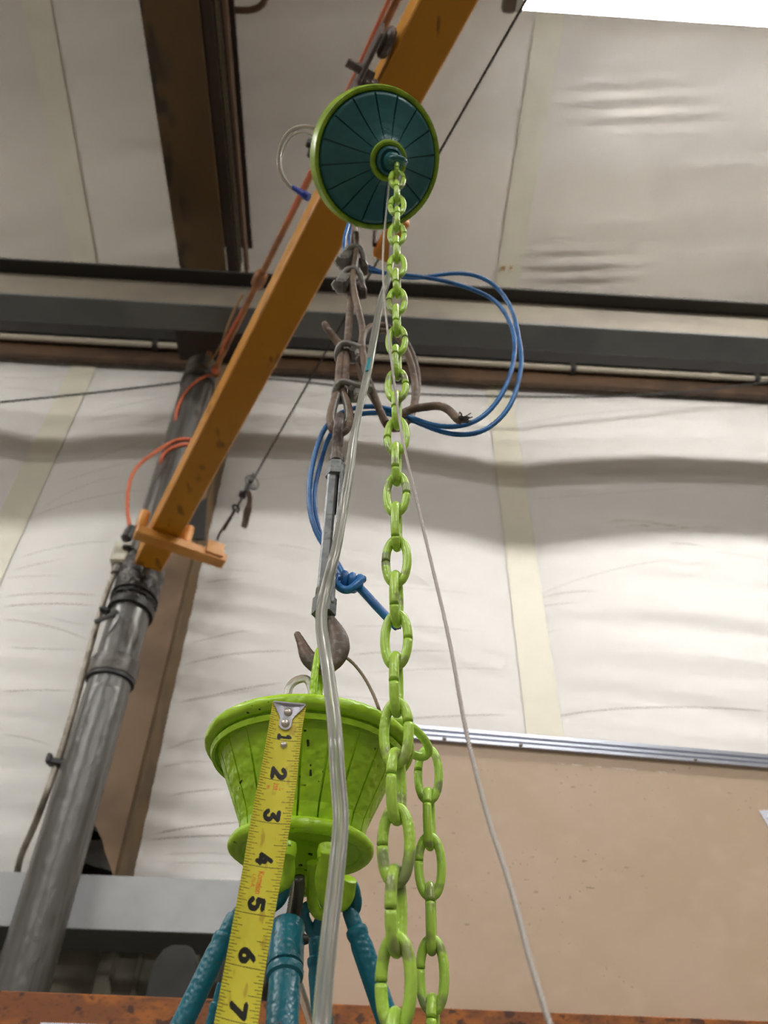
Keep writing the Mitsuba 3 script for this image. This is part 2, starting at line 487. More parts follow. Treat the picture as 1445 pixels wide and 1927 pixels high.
def wall_fn(p, n, uv):
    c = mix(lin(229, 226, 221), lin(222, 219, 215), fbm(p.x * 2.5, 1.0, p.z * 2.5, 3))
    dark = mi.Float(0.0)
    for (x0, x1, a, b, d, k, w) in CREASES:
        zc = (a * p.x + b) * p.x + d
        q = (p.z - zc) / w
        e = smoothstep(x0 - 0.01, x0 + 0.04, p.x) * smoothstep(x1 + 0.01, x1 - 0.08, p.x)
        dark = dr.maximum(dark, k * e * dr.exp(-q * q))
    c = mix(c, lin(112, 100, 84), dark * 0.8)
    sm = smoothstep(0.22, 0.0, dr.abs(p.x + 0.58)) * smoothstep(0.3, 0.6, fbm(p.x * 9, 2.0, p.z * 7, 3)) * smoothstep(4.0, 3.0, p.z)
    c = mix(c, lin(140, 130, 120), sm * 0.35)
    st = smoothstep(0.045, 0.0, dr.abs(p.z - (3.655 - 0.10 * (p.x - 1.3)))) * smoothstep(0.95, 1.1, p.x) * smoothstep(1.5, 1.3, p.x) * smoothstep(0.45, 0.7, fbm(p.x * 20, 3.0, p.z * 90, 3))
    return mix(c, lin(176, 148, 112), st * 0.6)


def wrinkle(p, n, uv):
    return fbm(p.x * 2.2, p.y * 2.2, p.z * 14 + p.x * 2, 3) * 0.006


mat('m_wall', wall_fn, 0.55, bump=wrinkle, eps=0.002)
mat('m_seamtape', spotted(lin(225, 220, 202), lin(217, 212, 194), 5, 0.4, 0.7), 0.5)
mat('m_ceiling', spotted(lin(226, 219, 209), lin(214, 207, 198), 2, 0.4, 0.7), 0.55, bump=lambda p, n, uv: fbm(p.x * 1.4, p.y * 9 + p.x * 3, 0, 3) * 0.006, eps=0.002)


def mat_lamp(name, rad):
    return {'type': 'area', 'radiance': {'type': 'rgb', 'value': [rad * 1.0, rad * 0.99, rad * 0.96]}}


# ------------------------------------------------------------------ the setting
def bulge(x):
    """how far the blanket bellies out between its seams"""
    out = np.zeros_like(x)
    edges = [-6.0, -3.4, SEAMS[0], SEAMS[1], 2.66, 4.7, 6.7]
    for a, b in zip(edges[:-1], edges[1:]):
        u = (x - a) / (b - a)
        ins = (u >= 0) & (u <= 1)
        w = SEAMW / (b - a)
        v = np.clip((np.clip(u, 0, 1) - w) / (1 - 2 * w), 0, 1)
        out = np.where(ins, np.sin(np.pi * v) ** 0.75, out)
    return out


def softwr(X, Z, seed):
    p = np.stack([X * 0.9, Z * 9 + X * 1.2, 0 * X + seed], -1)
    return (meshkit.fbm(p, 3, seed) - 0.5)


def wall_pts(X, Z):
    b = bulge(X)
    zz = np.clip((Z - (CZ + 0.5)) / 2.8, 0, 1)
    b = b * np.clip((CZ + 3.05 - Z) / 0.12, 0, 1)
    y = Wy - b * (0.025 + 0.065 * np.sin(np.pi * zz) ** 0.6) + softwr(X, Z, 3) * 0.022 * np.minimum(1, b * 1.6)
    # stretched folds running off the seams
    for s in (*SEAMS, -0.58):
        near = np.exp(-((X - s) / 0.28) ** 2)
        y += 0.0035 * near * b * np.sin(Z * 62 + (X - s) * 9 + 3 * meshkit.noise(np.stack([X * 2, Z * 3, 0 * X], -1)))
    return np.stack([X, y, Z], -1)


# insulation blanket on the far wall (above the girt) and the siding below it
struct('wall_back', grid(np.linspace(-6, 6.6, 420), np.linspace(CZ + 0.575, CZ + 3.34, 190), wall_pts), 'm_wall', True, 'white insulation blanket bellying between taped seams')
for s in (SEAMS[0], SEAMS[1], -3.4, 2.66):
    m = grid(np.linspace(s - SEAMW, s + SEAMW, 6), np.linspace(CZ + 0.575, CZ + 3.32, 60), lambda X, Z: wall_pts(X, Z) - np.array([0, 0.007, 0]))
    part('wall_back', 'seam_tape', m, 'm_seamtape', True)
# ceiling blanket
SL = 0.155


def ceil_pts(X, Y):
    b = bulge(X)
    z = CZ + 3.3 + SL * (Wy - Y)
    z = z - b * 0.035 + 0.018 * softwr(X, Y, 5) * np.minimum(1, b * 1.6)
    for (x0, y0, n_) in ((1.05, 1.15, 4), (0.95, 1.85, 3)):
        r = np.exp(-((X - x0) / 0.28) ** 2 - ((Y - y0) / 0.10) ** 2)
        z = z + 0.010 * r * np.sin((Y - y0 + 0.12 * (X - x0)) * 95)
    return np.stack([X, Y, z], -1)


YB = -9.0
struct('ceiling', grid(np.linspace(-6, 6.6, 260), np.r_[np.linspace(YB, 0.2, 40), np.linspace(0.22, Wy, 150)], ceil_pts), 'm_ceiling', True, 'sloping white insulation roof blanket')
for s in (SEAMS[0], SEAMS[1]):
    m = grid(np.linspace(s - SEAMW * 0.9, s + SEAMW * 0.9, 6), np.linspace(-2, Wy, 70), lambda X, Y: ceil_pts(X, Y) - np.array([0, 0, 0.007]))
    part('ceiling', 'seam_tape', m, 'm_seamtape', True)
for px, py, w_, h_ in ((946, 502, .02, .012), (961, 502, .014, .012)):
    d_ = ray(px, py); t_ = (CZ + 3.3 + SL * Wy - CAM[2]) / (d_[2] + SL * d_[1]); q_ = CAM + d_ * t_
    zz_ = ceil_pts(np.array([q_[0]]), np.array([q_[1]]))[0, 2] - 0.0105
    part('ceiling', 'tape_scrap', box((q_[0], q_[1], zz_), (w_, h_ * 1.6, 0.002), frame((0, SL, 1)), 0), 'm_scrap')
struct('floor', bx(-6, 6.6, YB, Wy + 0.3, -0.1, 0, 0), 'm_concrete')
struct('wall_left', bx(-6.1, -6, YB, Wy + 0.3, 0, 7.2, 0), 'm_farwall')
struct('wall_right', bx(6.6, 6.7, YB, Wy + 0.3, 0, 7.2, 0), 'm_farwall')
struct('wall_front', bx(-6, 6.6, YB - 0.1, YB, 0, 7.2, 0), 'm_farwall')
# corrugated metal siding under the girt
xs = []
x = -6.0
while x < 6.6:
    for dx, dy in ((0.0, 0.0), (0.055, 0.0), (0.068, -0.022), (0.10, -0.022), (0.113, 0.0), (0.16, 0.0), (0.163, -0.006), (0.175, -0.006), (0.178, 0.0)):
        xs.append((x + dx, Wy + 0.05 + dy))
    x += 0.23
xs = np.array(xs)
sid = trimesh.Trimesh(np.vstack([np.c_[xs, np.zeros(len(xs))], np.c_[xs, np.full(len(xs), CZ + 0.62)]]),
                      np.vstack([[[i, i + 1, len(xs) + i + 1], [i, len(xs) + i + 1, len(xs) + i]] for i in range(len(xs) - 1)]), process=False)
struct('wall_siding', sid, 'm_siding', False, 'ribbed metal siding below the grey girt')

# ------------------------------------------------------------------ steel frame
k = thing('rafter', 'dark brown steel roof rafter running from the picture top to the grey eave beam', 'roof beam')
zr = CZ + 3.05
part(k, 'bottom_flange', bx(-0.848, -0.645, YB + 0.2, 1.83, zr, zr + 0.014), 'm_rafter')
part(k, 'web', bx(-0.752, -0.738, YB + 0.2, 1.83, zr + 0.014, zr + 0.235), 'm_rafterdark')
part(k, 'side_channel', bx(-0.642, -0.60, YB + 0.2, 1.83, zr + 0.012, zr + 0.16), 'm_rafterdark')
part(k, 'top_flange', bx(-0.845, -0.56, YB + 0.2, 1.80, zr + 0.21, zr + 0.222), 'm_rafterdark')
single('roof_conduit', 'thin pale conduit running along the right side of the dark brown rafter', 'pipe', rod((-0.583, YB + 0.3, zr + 0.05), (-0.596, 1.82, zr + 0.05), 0.008), 'm_palesliver', 30)
single('roof_angle', 'narrow brown steel angle beside the pale conduit on the rafter', 'angle bar', bx(-0.570, -0.556, YB + 0.3, 1.82, zr + 0.02, zr + 0.07), 'm_angle')
# bent conduit at the top edge
pp = [onZ(px, py, 3.30) for px, py in ((424, 18), (445, 19), (468, 19), (484, 15), (494, 7), (500, -6), (503, -30))]
single('bent_conduit', 'short bent brown conduit arm at the picture top right of the rafter', 'pipe', tube(spline(pp, 40), 0.012, 12), 'm_angle', True)

# the runway beam under the rafter
yb0, yb1, zb = 1.60, 1.712, CZ + 2.468
zt = CZ + 2.70
k = thing('eave_beam', 'long grey steel I-beam crossing the picture below the white roof', 'beam')
part(k, 'bottom_flange', bx(-5.9, 6.5, yb0, yb1, zb, zb + 0.012), 'm_beamshade')  # darker grey than the web: underside shade put into the colour
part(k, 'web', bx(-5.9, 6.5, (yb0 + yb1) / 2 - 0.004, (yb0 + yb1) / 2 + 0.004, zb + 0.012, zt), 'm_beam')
part(k, 'top_flange', bx(-5.9, 6.5, yb0 - 0.005, yb1 + 0.005, zt, zt + 0.012), 'm_beamdark')  # near-black here paints the shade under the top flange
# column
xc1 = -0.583
k = thing('column', 'brown steel building column behind the grey mast, rising to the rafter', 'column')
fp = Polygon([(xc1 - 0.012, CZ + 0.56), (xc1 - 0.012, CZ + 2.99), (-0.80, CZ + 2.99), (-0.80, CZ + 0.56)])
cut = [onY(px, py, 2.15) for px, py in ((216, 1656), (198, 1605), (192, 1580), (180, 1556), (172, 1546), (150, 1560), (120, 1640), (118, 1760), (216, 1760))]
fp = fp.difference(Polygon([(c[0], c[2]) for c in cut]))
if fp.geom_type != 'Polygon':
    fp = max(fp.geoms, key=lambda g: g.area)
RXZ = np.stack([[1, 0, 0], [0, 0, 1], [0, -1, 0]], 1).astype(float)
part(k, 'front_sheet', prism(fp, 0.006, RXZ, (0, 2.15, 0)), 'm_column', False, 'brown front sheet with a torn lower corner')
part(k, 'side_plate', bx(xc1 - 0.012, xc1, 2.147, Wy + 0.05, CZ + 0.56, CZ + 3.0), 'm_columndark', label='darker brown side plate')
part(k, 'back_flange', bx(-0.80, xc1 - 0.013, 2.30, 2.315, CZ + 0.56, CZ + 3.0), 'm_rafterdark')
part(k, 'side_plate', bx(-0.812, -0.80, 2.147, Wy + 0.05, CZ + 0.56, CZ + 3.0), 'm_columndark')
part(k, 'cap_plate', bx(-0.86, -0.50, 1.90, 2.146, CZ + 2.86, CZ + 2.88), 'm_rafterdark')
# brown angle along the top of the wall, an added near-black box for the gap shade above it and the conduit on it
single('eave_angle', 'brown steel angle along the top edge of the white wall', 'angle bar', bx(-5.9, 6.5, 2.285, 2.315, CZ + 3.03, CZ + 3.13), 'm_angle')
single('eave_gap_shade', 'near-black box added as painted shade in the gap above the brown eave angle', 'shade_box', bx(-5.9, 6.5, 2.24, 2.33, CZ + 3.145, CZ + 3.265), 'm_gapshade')
k = thing('eave_conduit', 'long pale conduit pipe clipped along the brown eave angle', 'pipe')
part(k, 'pipe', rod((-5.9, 2.255, CZ + 3.118), (6.5, 2.255, CZ + 3.118), 0.015), 'm_conduit', 30)
for px, py in ((1078, 694), (1425, 717), (298, 634)):
    q = onY(px, py, 2.255)
    part(k, 'clip', bx(q[0] - 0.012, q[0] + 0.012, 2.236, 2.285, CZ + 3.098, CZ + 3.138), 'm_black')
for px, py in ((1346, 711), (700, 668)):
    q = onY(px, py, 2.255)
    part(k, 'coupling', rod((q[0] - 0.02, 2.255, CZ + 3.118), (q[0] + 0.02, 2.255, CZ + 3.118), 0.018), 'm_conduit', 30)
# grey girt
k = thing('girt', 'pale grey painted steel girt with a dark underside, low on the wall behind the mast', 'beam')
zg0, zg1 = CZ + 0.507, CZ + 0.628
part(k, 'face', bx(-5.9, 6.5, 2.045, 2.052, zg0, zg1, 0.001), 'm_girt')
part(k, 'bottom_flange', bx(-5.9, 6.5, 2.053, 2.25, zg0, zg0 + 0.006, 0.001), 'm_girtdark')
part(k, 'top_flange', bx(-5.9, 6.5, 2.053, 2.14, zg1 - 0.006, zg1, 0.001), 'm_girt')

# dark things beyond the rack
q0, q1 = onY(284, 1850, 1.85), onY(372, 1850, 1.85)
zz = onY(330, 1784, 1.85)[2]
w_ = q1[0] - q0[0]
pl = Polygon([(q0[0], CZ - 0.2), (q1[0] + 0.02, CZ - 0.2), (q1[0], zz - 0.07), (q1[0] - 0.008, zz - 0.025), (q1[0] - 0.018, zz - 0.005), (q1[0] - 0.03, zz), (q0[0] + 0.035, zz), (q0[0] + 0.018, zz - 0.008), (q0[0] + 0.006, zz - 0.028), (q0[0], zz - 0.06)])
single('dark_shroud', 'dark rounded shroud standing beyond the rusty orange rack beam', 'machine cover', prism(pl, 0.05, RXZ, (0, 1.85, 0)), 'm_dark', False)

# ------------------------------------------------------------------ ceiling lights
def tube_light(x0, x1, y, z, ww=0.30, label='', name='ceiling_light', group=None, rad=LAMP):
    k = thing(name, label, 'light fixture', group)
    part(k, 'housing', bx(x0, x1, y - ww * 0.465, y + ww * 0.465, z + 0.051, z + 0.10), 'm_lamphouse')
    pts = [(-ww / 2 * 0.93, 0.05), (-ww / 2 * 0.90, 0.012), (-ww / 2 * 0.7, 0.0), (ww / 2 * 0.7, 0.0), (ww / 2 * 0.90, 0.012), (ww / 2 * 0.93, 0.05)]
    m = prism(Polygon(pts), x1 - x0 - 0.03, np.stack([[0, 1, 0], [0, 0, 1], [1, 0, 0]], 1).astype(float), ((x0 + x1) / 2, y, z))
    key = part(k, 'lens', m, 'm_paper', False)
    scene[key]['emitter'] = mat_lamp(key, rad)
    for xx in (x0, x1):
        part(k, 'end_cap', bx(xx - 0.013, xx + 0.013, y - ww / 2, y + ww / 2, z, z + 0.075), 'm_lamphouse')
    for xx in (x0 + 0.25, x1 - 0.25):
        part(k, 'hanger', rod((xx, y, z + 0.11), (xx, y, CZ + 3.31 + SL * (Wy - y) - 0.03), 0.003, 8), 'm_steelwire')
    return k


zl = CZ + 3.02
tube_light(-4.35, -1.95, 0.675, zl, 0.14, 'narrow tube light fixture left of the rafter, just outside the picture', rad=LAMP * 1.9)
k = tube_light(0.442, 2.85, 0.675, zl, 0.14, 'glowing white tube light fixture at the top right of the picture', rad=LAMP * 2.2)
part(k, 'socket', bx(0.385, 0.428, 0.66, 0.75, zl + 0.0, zl + 0.05, 0.006), 'm_socket')
for y in (-1.9, -5.2):
    for x0 in (-3.6, 0.3):
        tube_light(x0, x0 + 2.4, y, CZ + 2.95, 0.33, 'long white tube light fixture in the rows behind the viewer, outside the picture', group='tube lights behind the viewer')

# ------------------------------------------------------------------ jib crane
def on_mast(px, py, r=0.0637):
    """where the ray meets a sleeve of radius r about the mast, or grazes past it"""
    d = ray(px, py)
    ox, oy = -mx, -my
    a_, b_, c_ = d[0] ** 2 + d[1] ** 2, 2 * (ox * d[0] + oy * d[1]), ox * ox + oy * oy - r * r
    D_ = b_ * b_ - 4 * a_ * c_
    return CAM + d * ((-b_ - math.sqrt(max(D_, 0))) / (2 * a_))


mx, my = -0.68, 1.95
ZB = 1.44
e0, e1 = onZ(256, 1062, ZB), onZ(300, 1075, ZB)
t0, t1 = onZ(793, 0, ZB), onZ(897, 0, ZB)
E0, E1 = (e0 + e1) / 2, (t0 + t1) / 2
dv = E0 - E1; dv[2] = 0; dv /= np.linalg.norm(dv)                  # along the boom, towards the wall
pv = np.array([dv[1], -dv[0], 0.0])                                # to its right
RB = np.stack([pv, dv, [0, 0, 1]], 1)
BW, BH = 0.085, 0.10
BL = np.linalg.norm(E0 - E1) + 2.2


def jb(p, d, z):
    """point of the boom's own frame: right, along (0 at the wall end), up from its underside"""
    return E0 + pv * p + dv * d + np.array([0, 0, z])


k = thing('jib_crane', 'orange jib crane boom on a tall grey pipe mast beside the brown column', 'crane')
JIB = k
Pb = Polygon([(-BW / 2, 0), (BW / 2, 0), (BW / 2, BH), (-BW / 2, BH)]).buffer(-0.006).buffer(0.006)
RX = np.stack([pv, [0, 0, 1], -dv], 1)
part(k, 'boom', prism(Pb, BL, RX, jb(0, -BL / 2, 0)), 'm_boom', 40)
part(k, 'weld_lip', box(jb(-BW / 2 + 0.004, -BL / 2, -0.0012), (0.003, BL, 0.0024), RB, 0.0008), 'm_boom')
mx, my = -0.68, 1.95


def mz(py):
    return onY(200, py, my)[2]


def mp(z, dx=0, dy=0):
    return np.array([mx + dx, my + dy, z])


part(k, 'mast', rod(mp(0), mp(CZ + 2.56), 0.0585, 40), 'm_mast', 30, 'grey weathered pipe mast')
part(k, 'mast_sleeve', lathe([(0.0, 0), (0.058, 0), (0.0600, 0.004), (0.0600, CZ + 1.07 - 0.012), (0.0590, CZ + 1.07), (0, CZ + 1.07)], 40, None, mp(0)), 'm_mast', 30)
zc = onY(205, 1262, my)[2]
part(k, 'coupling', lathe([(0.058, -0.03), (0.067, -0.028), (0.068, -0.022), (0.068, 0.022), (0.065, 0.028), (0.058, 0.03)], 40, None, mp(zc)), 'm_mastdark', 30)
part(k, 'coupling_joint', lathe([(0.059, -0.006), (0.0665, -0.005), (0.0665, 0.005), (0.059, 0.006)], 40, None, mp(zc - 0.035)), 'm_black', 30)
zs = onY(262, 1115, my)[2]


def lumpy(v, g):
    w = v + 0
    n_ = meshkit.fbm(v * 38, 3, 4)
    w[..., :2] *= (1 + 0.12 * (n_ - 0.5))[..., None]
    return w


part(k, 'greased_bearing', lathe([(0.05, -0.08), (0.062, -0.078), (0.064, -0.06), (0.063, -0.03), (0.067, -0.02), (0.070, 0.02), (0.070, 0.06), (0.066, 0.085), (0.062, 0.12), (0.05, 0.122)], 64, None, mp(zs), lumpy), 'm_grease', 40, 'greasy black bearing sleeve')
for py, rr_ in ((1128, 0.0045), (1137, 0.003)):
    zq = onY(262, py, my)[2]
    part(k, 'strap', place(torus(0.068, rr_, 48, 8), frame((0.05, 0.1, 1)), mp(zq)), 'm_black', True)
zq = onY(255, 1152, my)[2]
part(k, 'strap', lathe([(0.062, -0.012), (0.069, -0.011), (0.069, 0.011), (0.062, 0.012)], 48, frame((0.04, 0.12, 1)), mp(zq)), 'm_black', 30)
tl = [onY(px, py, my - 0.072) for px, py in ((222, 1150), (208, 1158), (195, 1164), (178, 1171))]
part(k, 'strap_tail', tube(spline(tl, 24), 0.009, 8, ax=(0, 1, 0), sx=0.35, sy=1), 'm_black', True)
tl = [onY(px, py, my - 0.06) for px, py in ((205, 1150), (196, 1147), (188, 1147))]
part(k, 'strap_tail', tube(spline(tl, 10), 0.009, 8), 'm_black', True)
# mast top
zt_ = onY(376, 700, my)[2]
part(k, 'top_collar', lathe([(0.0585, -0.07), (0.064, -0.068), (0.064, 0.03), (0.061, 0.036), (0.0, 0.036)], 40, None, mp(zt_)), 'm_mastdark', 30)
part(k, 'collar_ring', place(torus(0.0645, 0.003, 44, 8), None, mp(onY(372, 727, my)[2])), 'm_black', True)
part(k, 'top_pin', rod(mp(zt_ + 0.03, 0.02, -0.03), mp(zt_ + 0.09, 0.02, -0.03), 0.012), 'm_tie', 30)
g0, g1, g2 = onY(388, 946, 1.99), onY(362, 1016, 1.99), onY(386, 1016, 1.99)
part(k, 'gusset', prism(Polygon([(g0[0], g0[2] + 0.02), (g1[0] - 0.06, g1[2] + 0.12), (g1[0] - 0.06, g1[2]), (g2[0], g2[2])]), 0.01, RXZ, (0, 1.99, 0)), 'm_beamdark', False)
# end bracket across the boom
brL, brR = onZ(254, 1000, ZB - 0.015), onZ(423, 1056, ZB - 0.015)
bp = [(q - E0) @ pv for q in (brL, brR)]
bd = (0.5 * (brL + brR) - E0) @ dv
br = part(k, 'end_bracket', box(jb((bp[0] + bp[1]) / 2, bd, -0.016), (bp[1] - bp[0], 0.040, 0.030), RB, 0.003), 'm_bracket', label='lighter orange cross bracket')
q = onZ(411, 1020, ZB + 0.01)
ep = (q - E0) @ pv
part(br, 'ear', box(jb(ep, bd - 0.023, 0.002), (0.052, 0.006, 0.046), RB, 0.002), 'm_bracket')
for px, py in ((268, 985), (357, 1008)):
    q = onZ(px, py, ZB)
    part(br, 'pin', rod(jb((q - E0) @ pv, bd - 0.004, 0.0), jb((q - E0) @ pv, bd - 0.004, 0.058), 0.0145, 24), 'm_bracket', 30)
# tie rod from the mast top out along the boom
A = onY(406, 692, my - 0.075)
tpx = [(430, 628), (500, 492), (560, 372), (615, 262), (690, 112), (752, -10)]
td = [np.linalg.norm(A - CAM) * 0 for _ in tpx]
q = onZ(752, -10, 2.19)
n_t = len(tpx)
dA, dQ = (A - CAM) @ fwd, (q - CAM) @ fwd
aa = A; bb = q
TIE = (aa, bb + (bb - aa) * 1.2)
part(k, 'tie_rod', rod(TIE[0], TIE[1], 0.0105, 16), 'm_tie', 30, 'brown tie rod above the boom')
part(k, 'tie_lug', box(A + np.array([0.0, 0.015, 0.0]), (0.03, 0.05, 0.03), None, 0.005), 'm_tie')
# black clamp on the tie rod
q = onD(585, 268, (onZ(585, 268, 1.62) - CAM) @ fwd)


def closest_on_tie(px, py):
    d = ray(px, py); u = TIE[1] - TIE[0]
    w0 = CAM - TIE[0]
    a_, b_, c_ = d @ d, d @ u, u @ u
    s_ = (a_ * (u @ w0) - b_ * (d @ w0)) / (a_ * c_ - b_ * b_)
    return TIE[0] + u * s_


ut = (TIE[1] - TIE[0]) / np.linalg.norm(TIE[1] - TIE[0])
RT = frame(ut, pv)
c = closest_on_tie(588, 275)
k = thing('rod_clamp', 'black bolted clamp on the tie rod left of the teal plate', 'clamp')
part(k, 'jaw', box(c + np.array([0, 0, -0.012]), (0.075, 0.03, 0.05), RT, 0.005), 'm_black')
part(k, 'jaw', box(c + RT @ np.array([0.012, 0.0, 0.042]) + np.array([0, 0, -0.01]), (0.05, 0.028, 0.028), RT, 0.005), 'm_black')
part(k, 'bolt', rod(c + RT @ np.array([-0.048, 0, 0.004]), c + RT @ np.array([0.05, 0, 0.004]), 0.007), 'm_black', 30)
part(k, 'nut', nutshape(0.013, 0.012, frame(RT[:, 0]), c + RT @ np.array([-0.044, 0, 0.004])), 'm_black', False)
# cable tie where orange cord meets the tie rod
c = closest_on_tie(480, 520)
single('cord_wrap', 'tan rag wrap holding the orange cord to the tie rod near the grey beam', 'wrap', lathe([(0.012, -0.03), (0.022, -0.026), (0.024, 0), (0.021, 0.026), (0.012, 0.03)], 20, RT, c + np.array([0, 0, -0.002]), lumpy), 'm_tie', True)

# trolley on the boom that carries the hoist rope
yH = 0.457
rtop = onY(688, 165, yH)
k = thing('beam_trolley', 'rusty hoist trolley on the orange boom, behind the top of the teal plate', 'trolley')
for dd in (-0.05, 0.04):
    q = jb(-BW / 2 - 0.012, (rtop - E0) @ dv + dd, 0.02)
    part(k, 'wheel', lathe([(0.004, -0.008), (0.022, -0.008), (0.026, -0.004), (0.026, 0.003), (0.022, 0.008), (0.004, 0.008)], 28, frame(pv), q), 'm_bolt_rust', 30)
q = jb(-BW / 2 - 0.030, (rtop - E0) @ dv, 0.004)
part(k, 'side_plate', box(q, (0.008, 0.14, 0.06), RB, 0.004), 'm_bolt_rust')
part(k, 'bolt', rod(q + pv * -0.03 + np.array([0, 0, -0.012]), q + pv * 0.02 + np.array([0, 0, -0.012]), 0.008), 'm_bolt_rust', 30)
part(k, 'shackle', tube(spline([rtop + np.array([-0.012, 0, 0.03]), rtop + np.array([-0.014, 0, -0.01]), rtop + np.array([0, 0, -0.034]), rtop + np.array([0.014, 0, -0.01]), rtop + np.array([0.012, 0, 0.03])], 24), 0.005, 10), 'm_bolt_rust', True)

# guide wire parallel with the boom, tensioner and stop block
ear = jb(ep, bd + 0.006, 0.016)
wend = onZ(990, 0, ZB + 0.02)
wdir = (wend - ear) / np.linalg.norm(wend - ear)
single('guide_wire', 'taut black wire running beside the orange boom up to the picture top', 'wire', rod(ear + wdir * 0.10, ear + wdir * 4.0, 0.0022, 8), 'm_blackwire', True)
k = thing('wire_tensioner', 'black hook and ring tensioner tied to the orange end bracket', 'wire hook')
hp = [onD(px, py, (ear - CAM) @ fwd * (1 - 0.0011 * (1010 - py))) for px, py in ((409, 1015), (416, 1000), (438, 966), (440, 958), (437.5, 953), (442, 950.5), (448, 953.5), (449.5, 958.5), (446.5, 963.5))]
part(k, 'hook', tube(spline(hp, 60), 0.0035, 10), 'm_black', True)
ld = [onD(px, py, (ear - CAM) @ fwd * 0.955) for px, py in ((446, 953), (452, 942), (458, 930), (464, 917), (470, 905), (477, 890))]
part(k, 'cable', tube(spline(ld, 24), 0.0025, 8), 'm_black', True)
part(k, 'cable_clip', cat([box(onD(457, 931, (ear - CAM) @ fwd * 0.953), (0.022, 0.016, 0.02), RB, 0.004), box(onD(453.5, 928, (ear - CAM) @ fwd * 0.95), (0.01, 0.01, 0.014), RB, 0.002), box(onD(464, 921, (ear - CAM) @ fwd * 0.95), (0.014, 0.012, 0.026), RB, 0.003), box(onD(472, 904, (ear - CAM) @ fwd * 0.945), (0.014, 0.012, 0.018), RB, 0.003)]), 'm_black')
rc = onD(474, 908, (ear - CAM) @ fwd * 0.94)
part(k, 'ring', place(torus(0.021, 0.0016, 40, 8, 0.72), np.stack([rgt * 0.6 - upv * 0.8, rgt * 0.8 + upv * 0.6, -fwd], 1), rc), 'm_black', True)
part(k, 'ring', place(torus(0.0055, 0.0014, 24, 8), np.stack([rgt, upv, -fwd], 1), onD(476.5, 916, (ear - CAM) @ fwd * 0.94)), 'm_black', True)
rg = [(466, 925, 3.2), (470, 935, 3.6), (469, 950, 4), (466, 962, 5.5), (463, 975, 5), (461, 985, 4.6), (458, 993, 4)]
dz_ = (ear - CAM) @ fwd * 0.94
single('rag_strip', 'torn brown rag strip dangling from the wire tensioner', 'rag', tube(spline([onD(a, b, dz_) for a, b, _ in rg], 24), np.interp(np.linspace(0, 6, 24), range(7), [1.35 * w * dz_ / F for *_, w in rg]), 8, ax=fwd, sx=0.22, sy=1), 'm_rag', True)
q = onZ(712, 450, ZB + 0.02)
fr = frame(wdir, pv)
k = thing('wire_stop', 'small orange stop block on the black wire below the teal plate', 'block')
sb = ear + wdir * ((onZ(718, 447, ZB) - ear) @ wdir)
part(k, 'block', box(sb, (0.035, 0.030, 0.095), fr, 0.003), 'm_bracket')
for dx in (-0.012, 0.012):
    part(k, 'pin', rod(sb + fr @ np.array([dx - 0.01, 0, -0.03]), sb + fr @ np.array([dx - 0.01, 0, -0.03]) + np.array([0, 0, 0.055]), 0.0045, 10), 'm_rafterdark', 30)

# orange cord: along the tie rod, over the mast top, looped around the mast
off = np.array([-0.012, 0, -0.006])
cp = [TIE[0] + (TIE[1] - TIE[0]) * s + off + np.array([0.01 * math.sin(9 * s), 0, 0.008 * math.sin(13 * s)]) for s in (0.98, 0.75, 0.5, 0.36, 0.24, 0.12, 0.03)]
cp += [on_mast(px, py) for px, py in ((404, 703), (395, 706), (380, 711), (362, 724), (347, 741), (337, 760), (331, 782))]
cp += [mp(on_mast(331, 782)[2] - 0.03, -0.045, 0.046)]
k = thing('extension_cord', 'orange rubber cord tied along the tie rod and looped around the mast', 'cord')
part(k, 'cord', tube(spline(cp, 220), 0.0052, 10), 'm_orange_cord', True)
c2 = [mp(on_mast(372, 832)[2], 0.066, 0.02), on_mast(366, 830), on_mast(350, 826), on_mast(334, 828), on_mast(318, 835)]
c2 += [onY(px, py, my - 0.09) for px, py in ((292, 851), (268, 869), (249, 893), (241, 925), (240, 960), (243, 985), (246, 1001))]
part(k, 'cord', tube(spline(c2, 140), 0.0062, 10), 'm_orange_cord', True)
c3 = [mp(on_mast(372, 842)[2], 0.066, 0.02), on_mast(364, 838, 0.0645), on_mast(346, 836, 0.0645), on_mast(326, 842, 0.0645), on_mast(311, 851, 0.0645), on_mast(304, 862, 0.0645), mp(on_mast(304, 862)[2] - 0.02, -0.05, 0.042)]
part(k, 'cord', tube(spline(c3, 60), 0.0062, 10), 'm_orange_cord', True)
part(k, 'knot', place(trimesh.creation.icosphere(2, 0.014), None, onY(404, 698, my - 0.078)), 'm_orange_cord', True)
pg = onY(243, 1004, my - 0.09)
part(k, 'plug', lathe([(0.004, 0.03), (0.014, 0.026), (0.017, 0.01), (0.017, -0.02), (0.010, -0.03), (0.0, -0.03)], 20, frame((0.2, 0, 1)), pg), 'm_black', 30)
tw = [closest_on_tie(455, 545) + np.array([-0.03, 0, 0.0]), closest_on_tie(440, 582) + np.array([-0.034, 0, 0]), closest_on_tie(431, 612) + np.array([-0.03, 0, -0.01]), on_mast(412, 655, 0.075), on_mast(398, 676, 0.068), on_mast(386, 690, 0.067)]
single('twine', 'tan twine dangling beside the orange cord at the top of the mast', 'string', tube(spline(tw, 60), 0.0042, 8), 'm_twine', True)
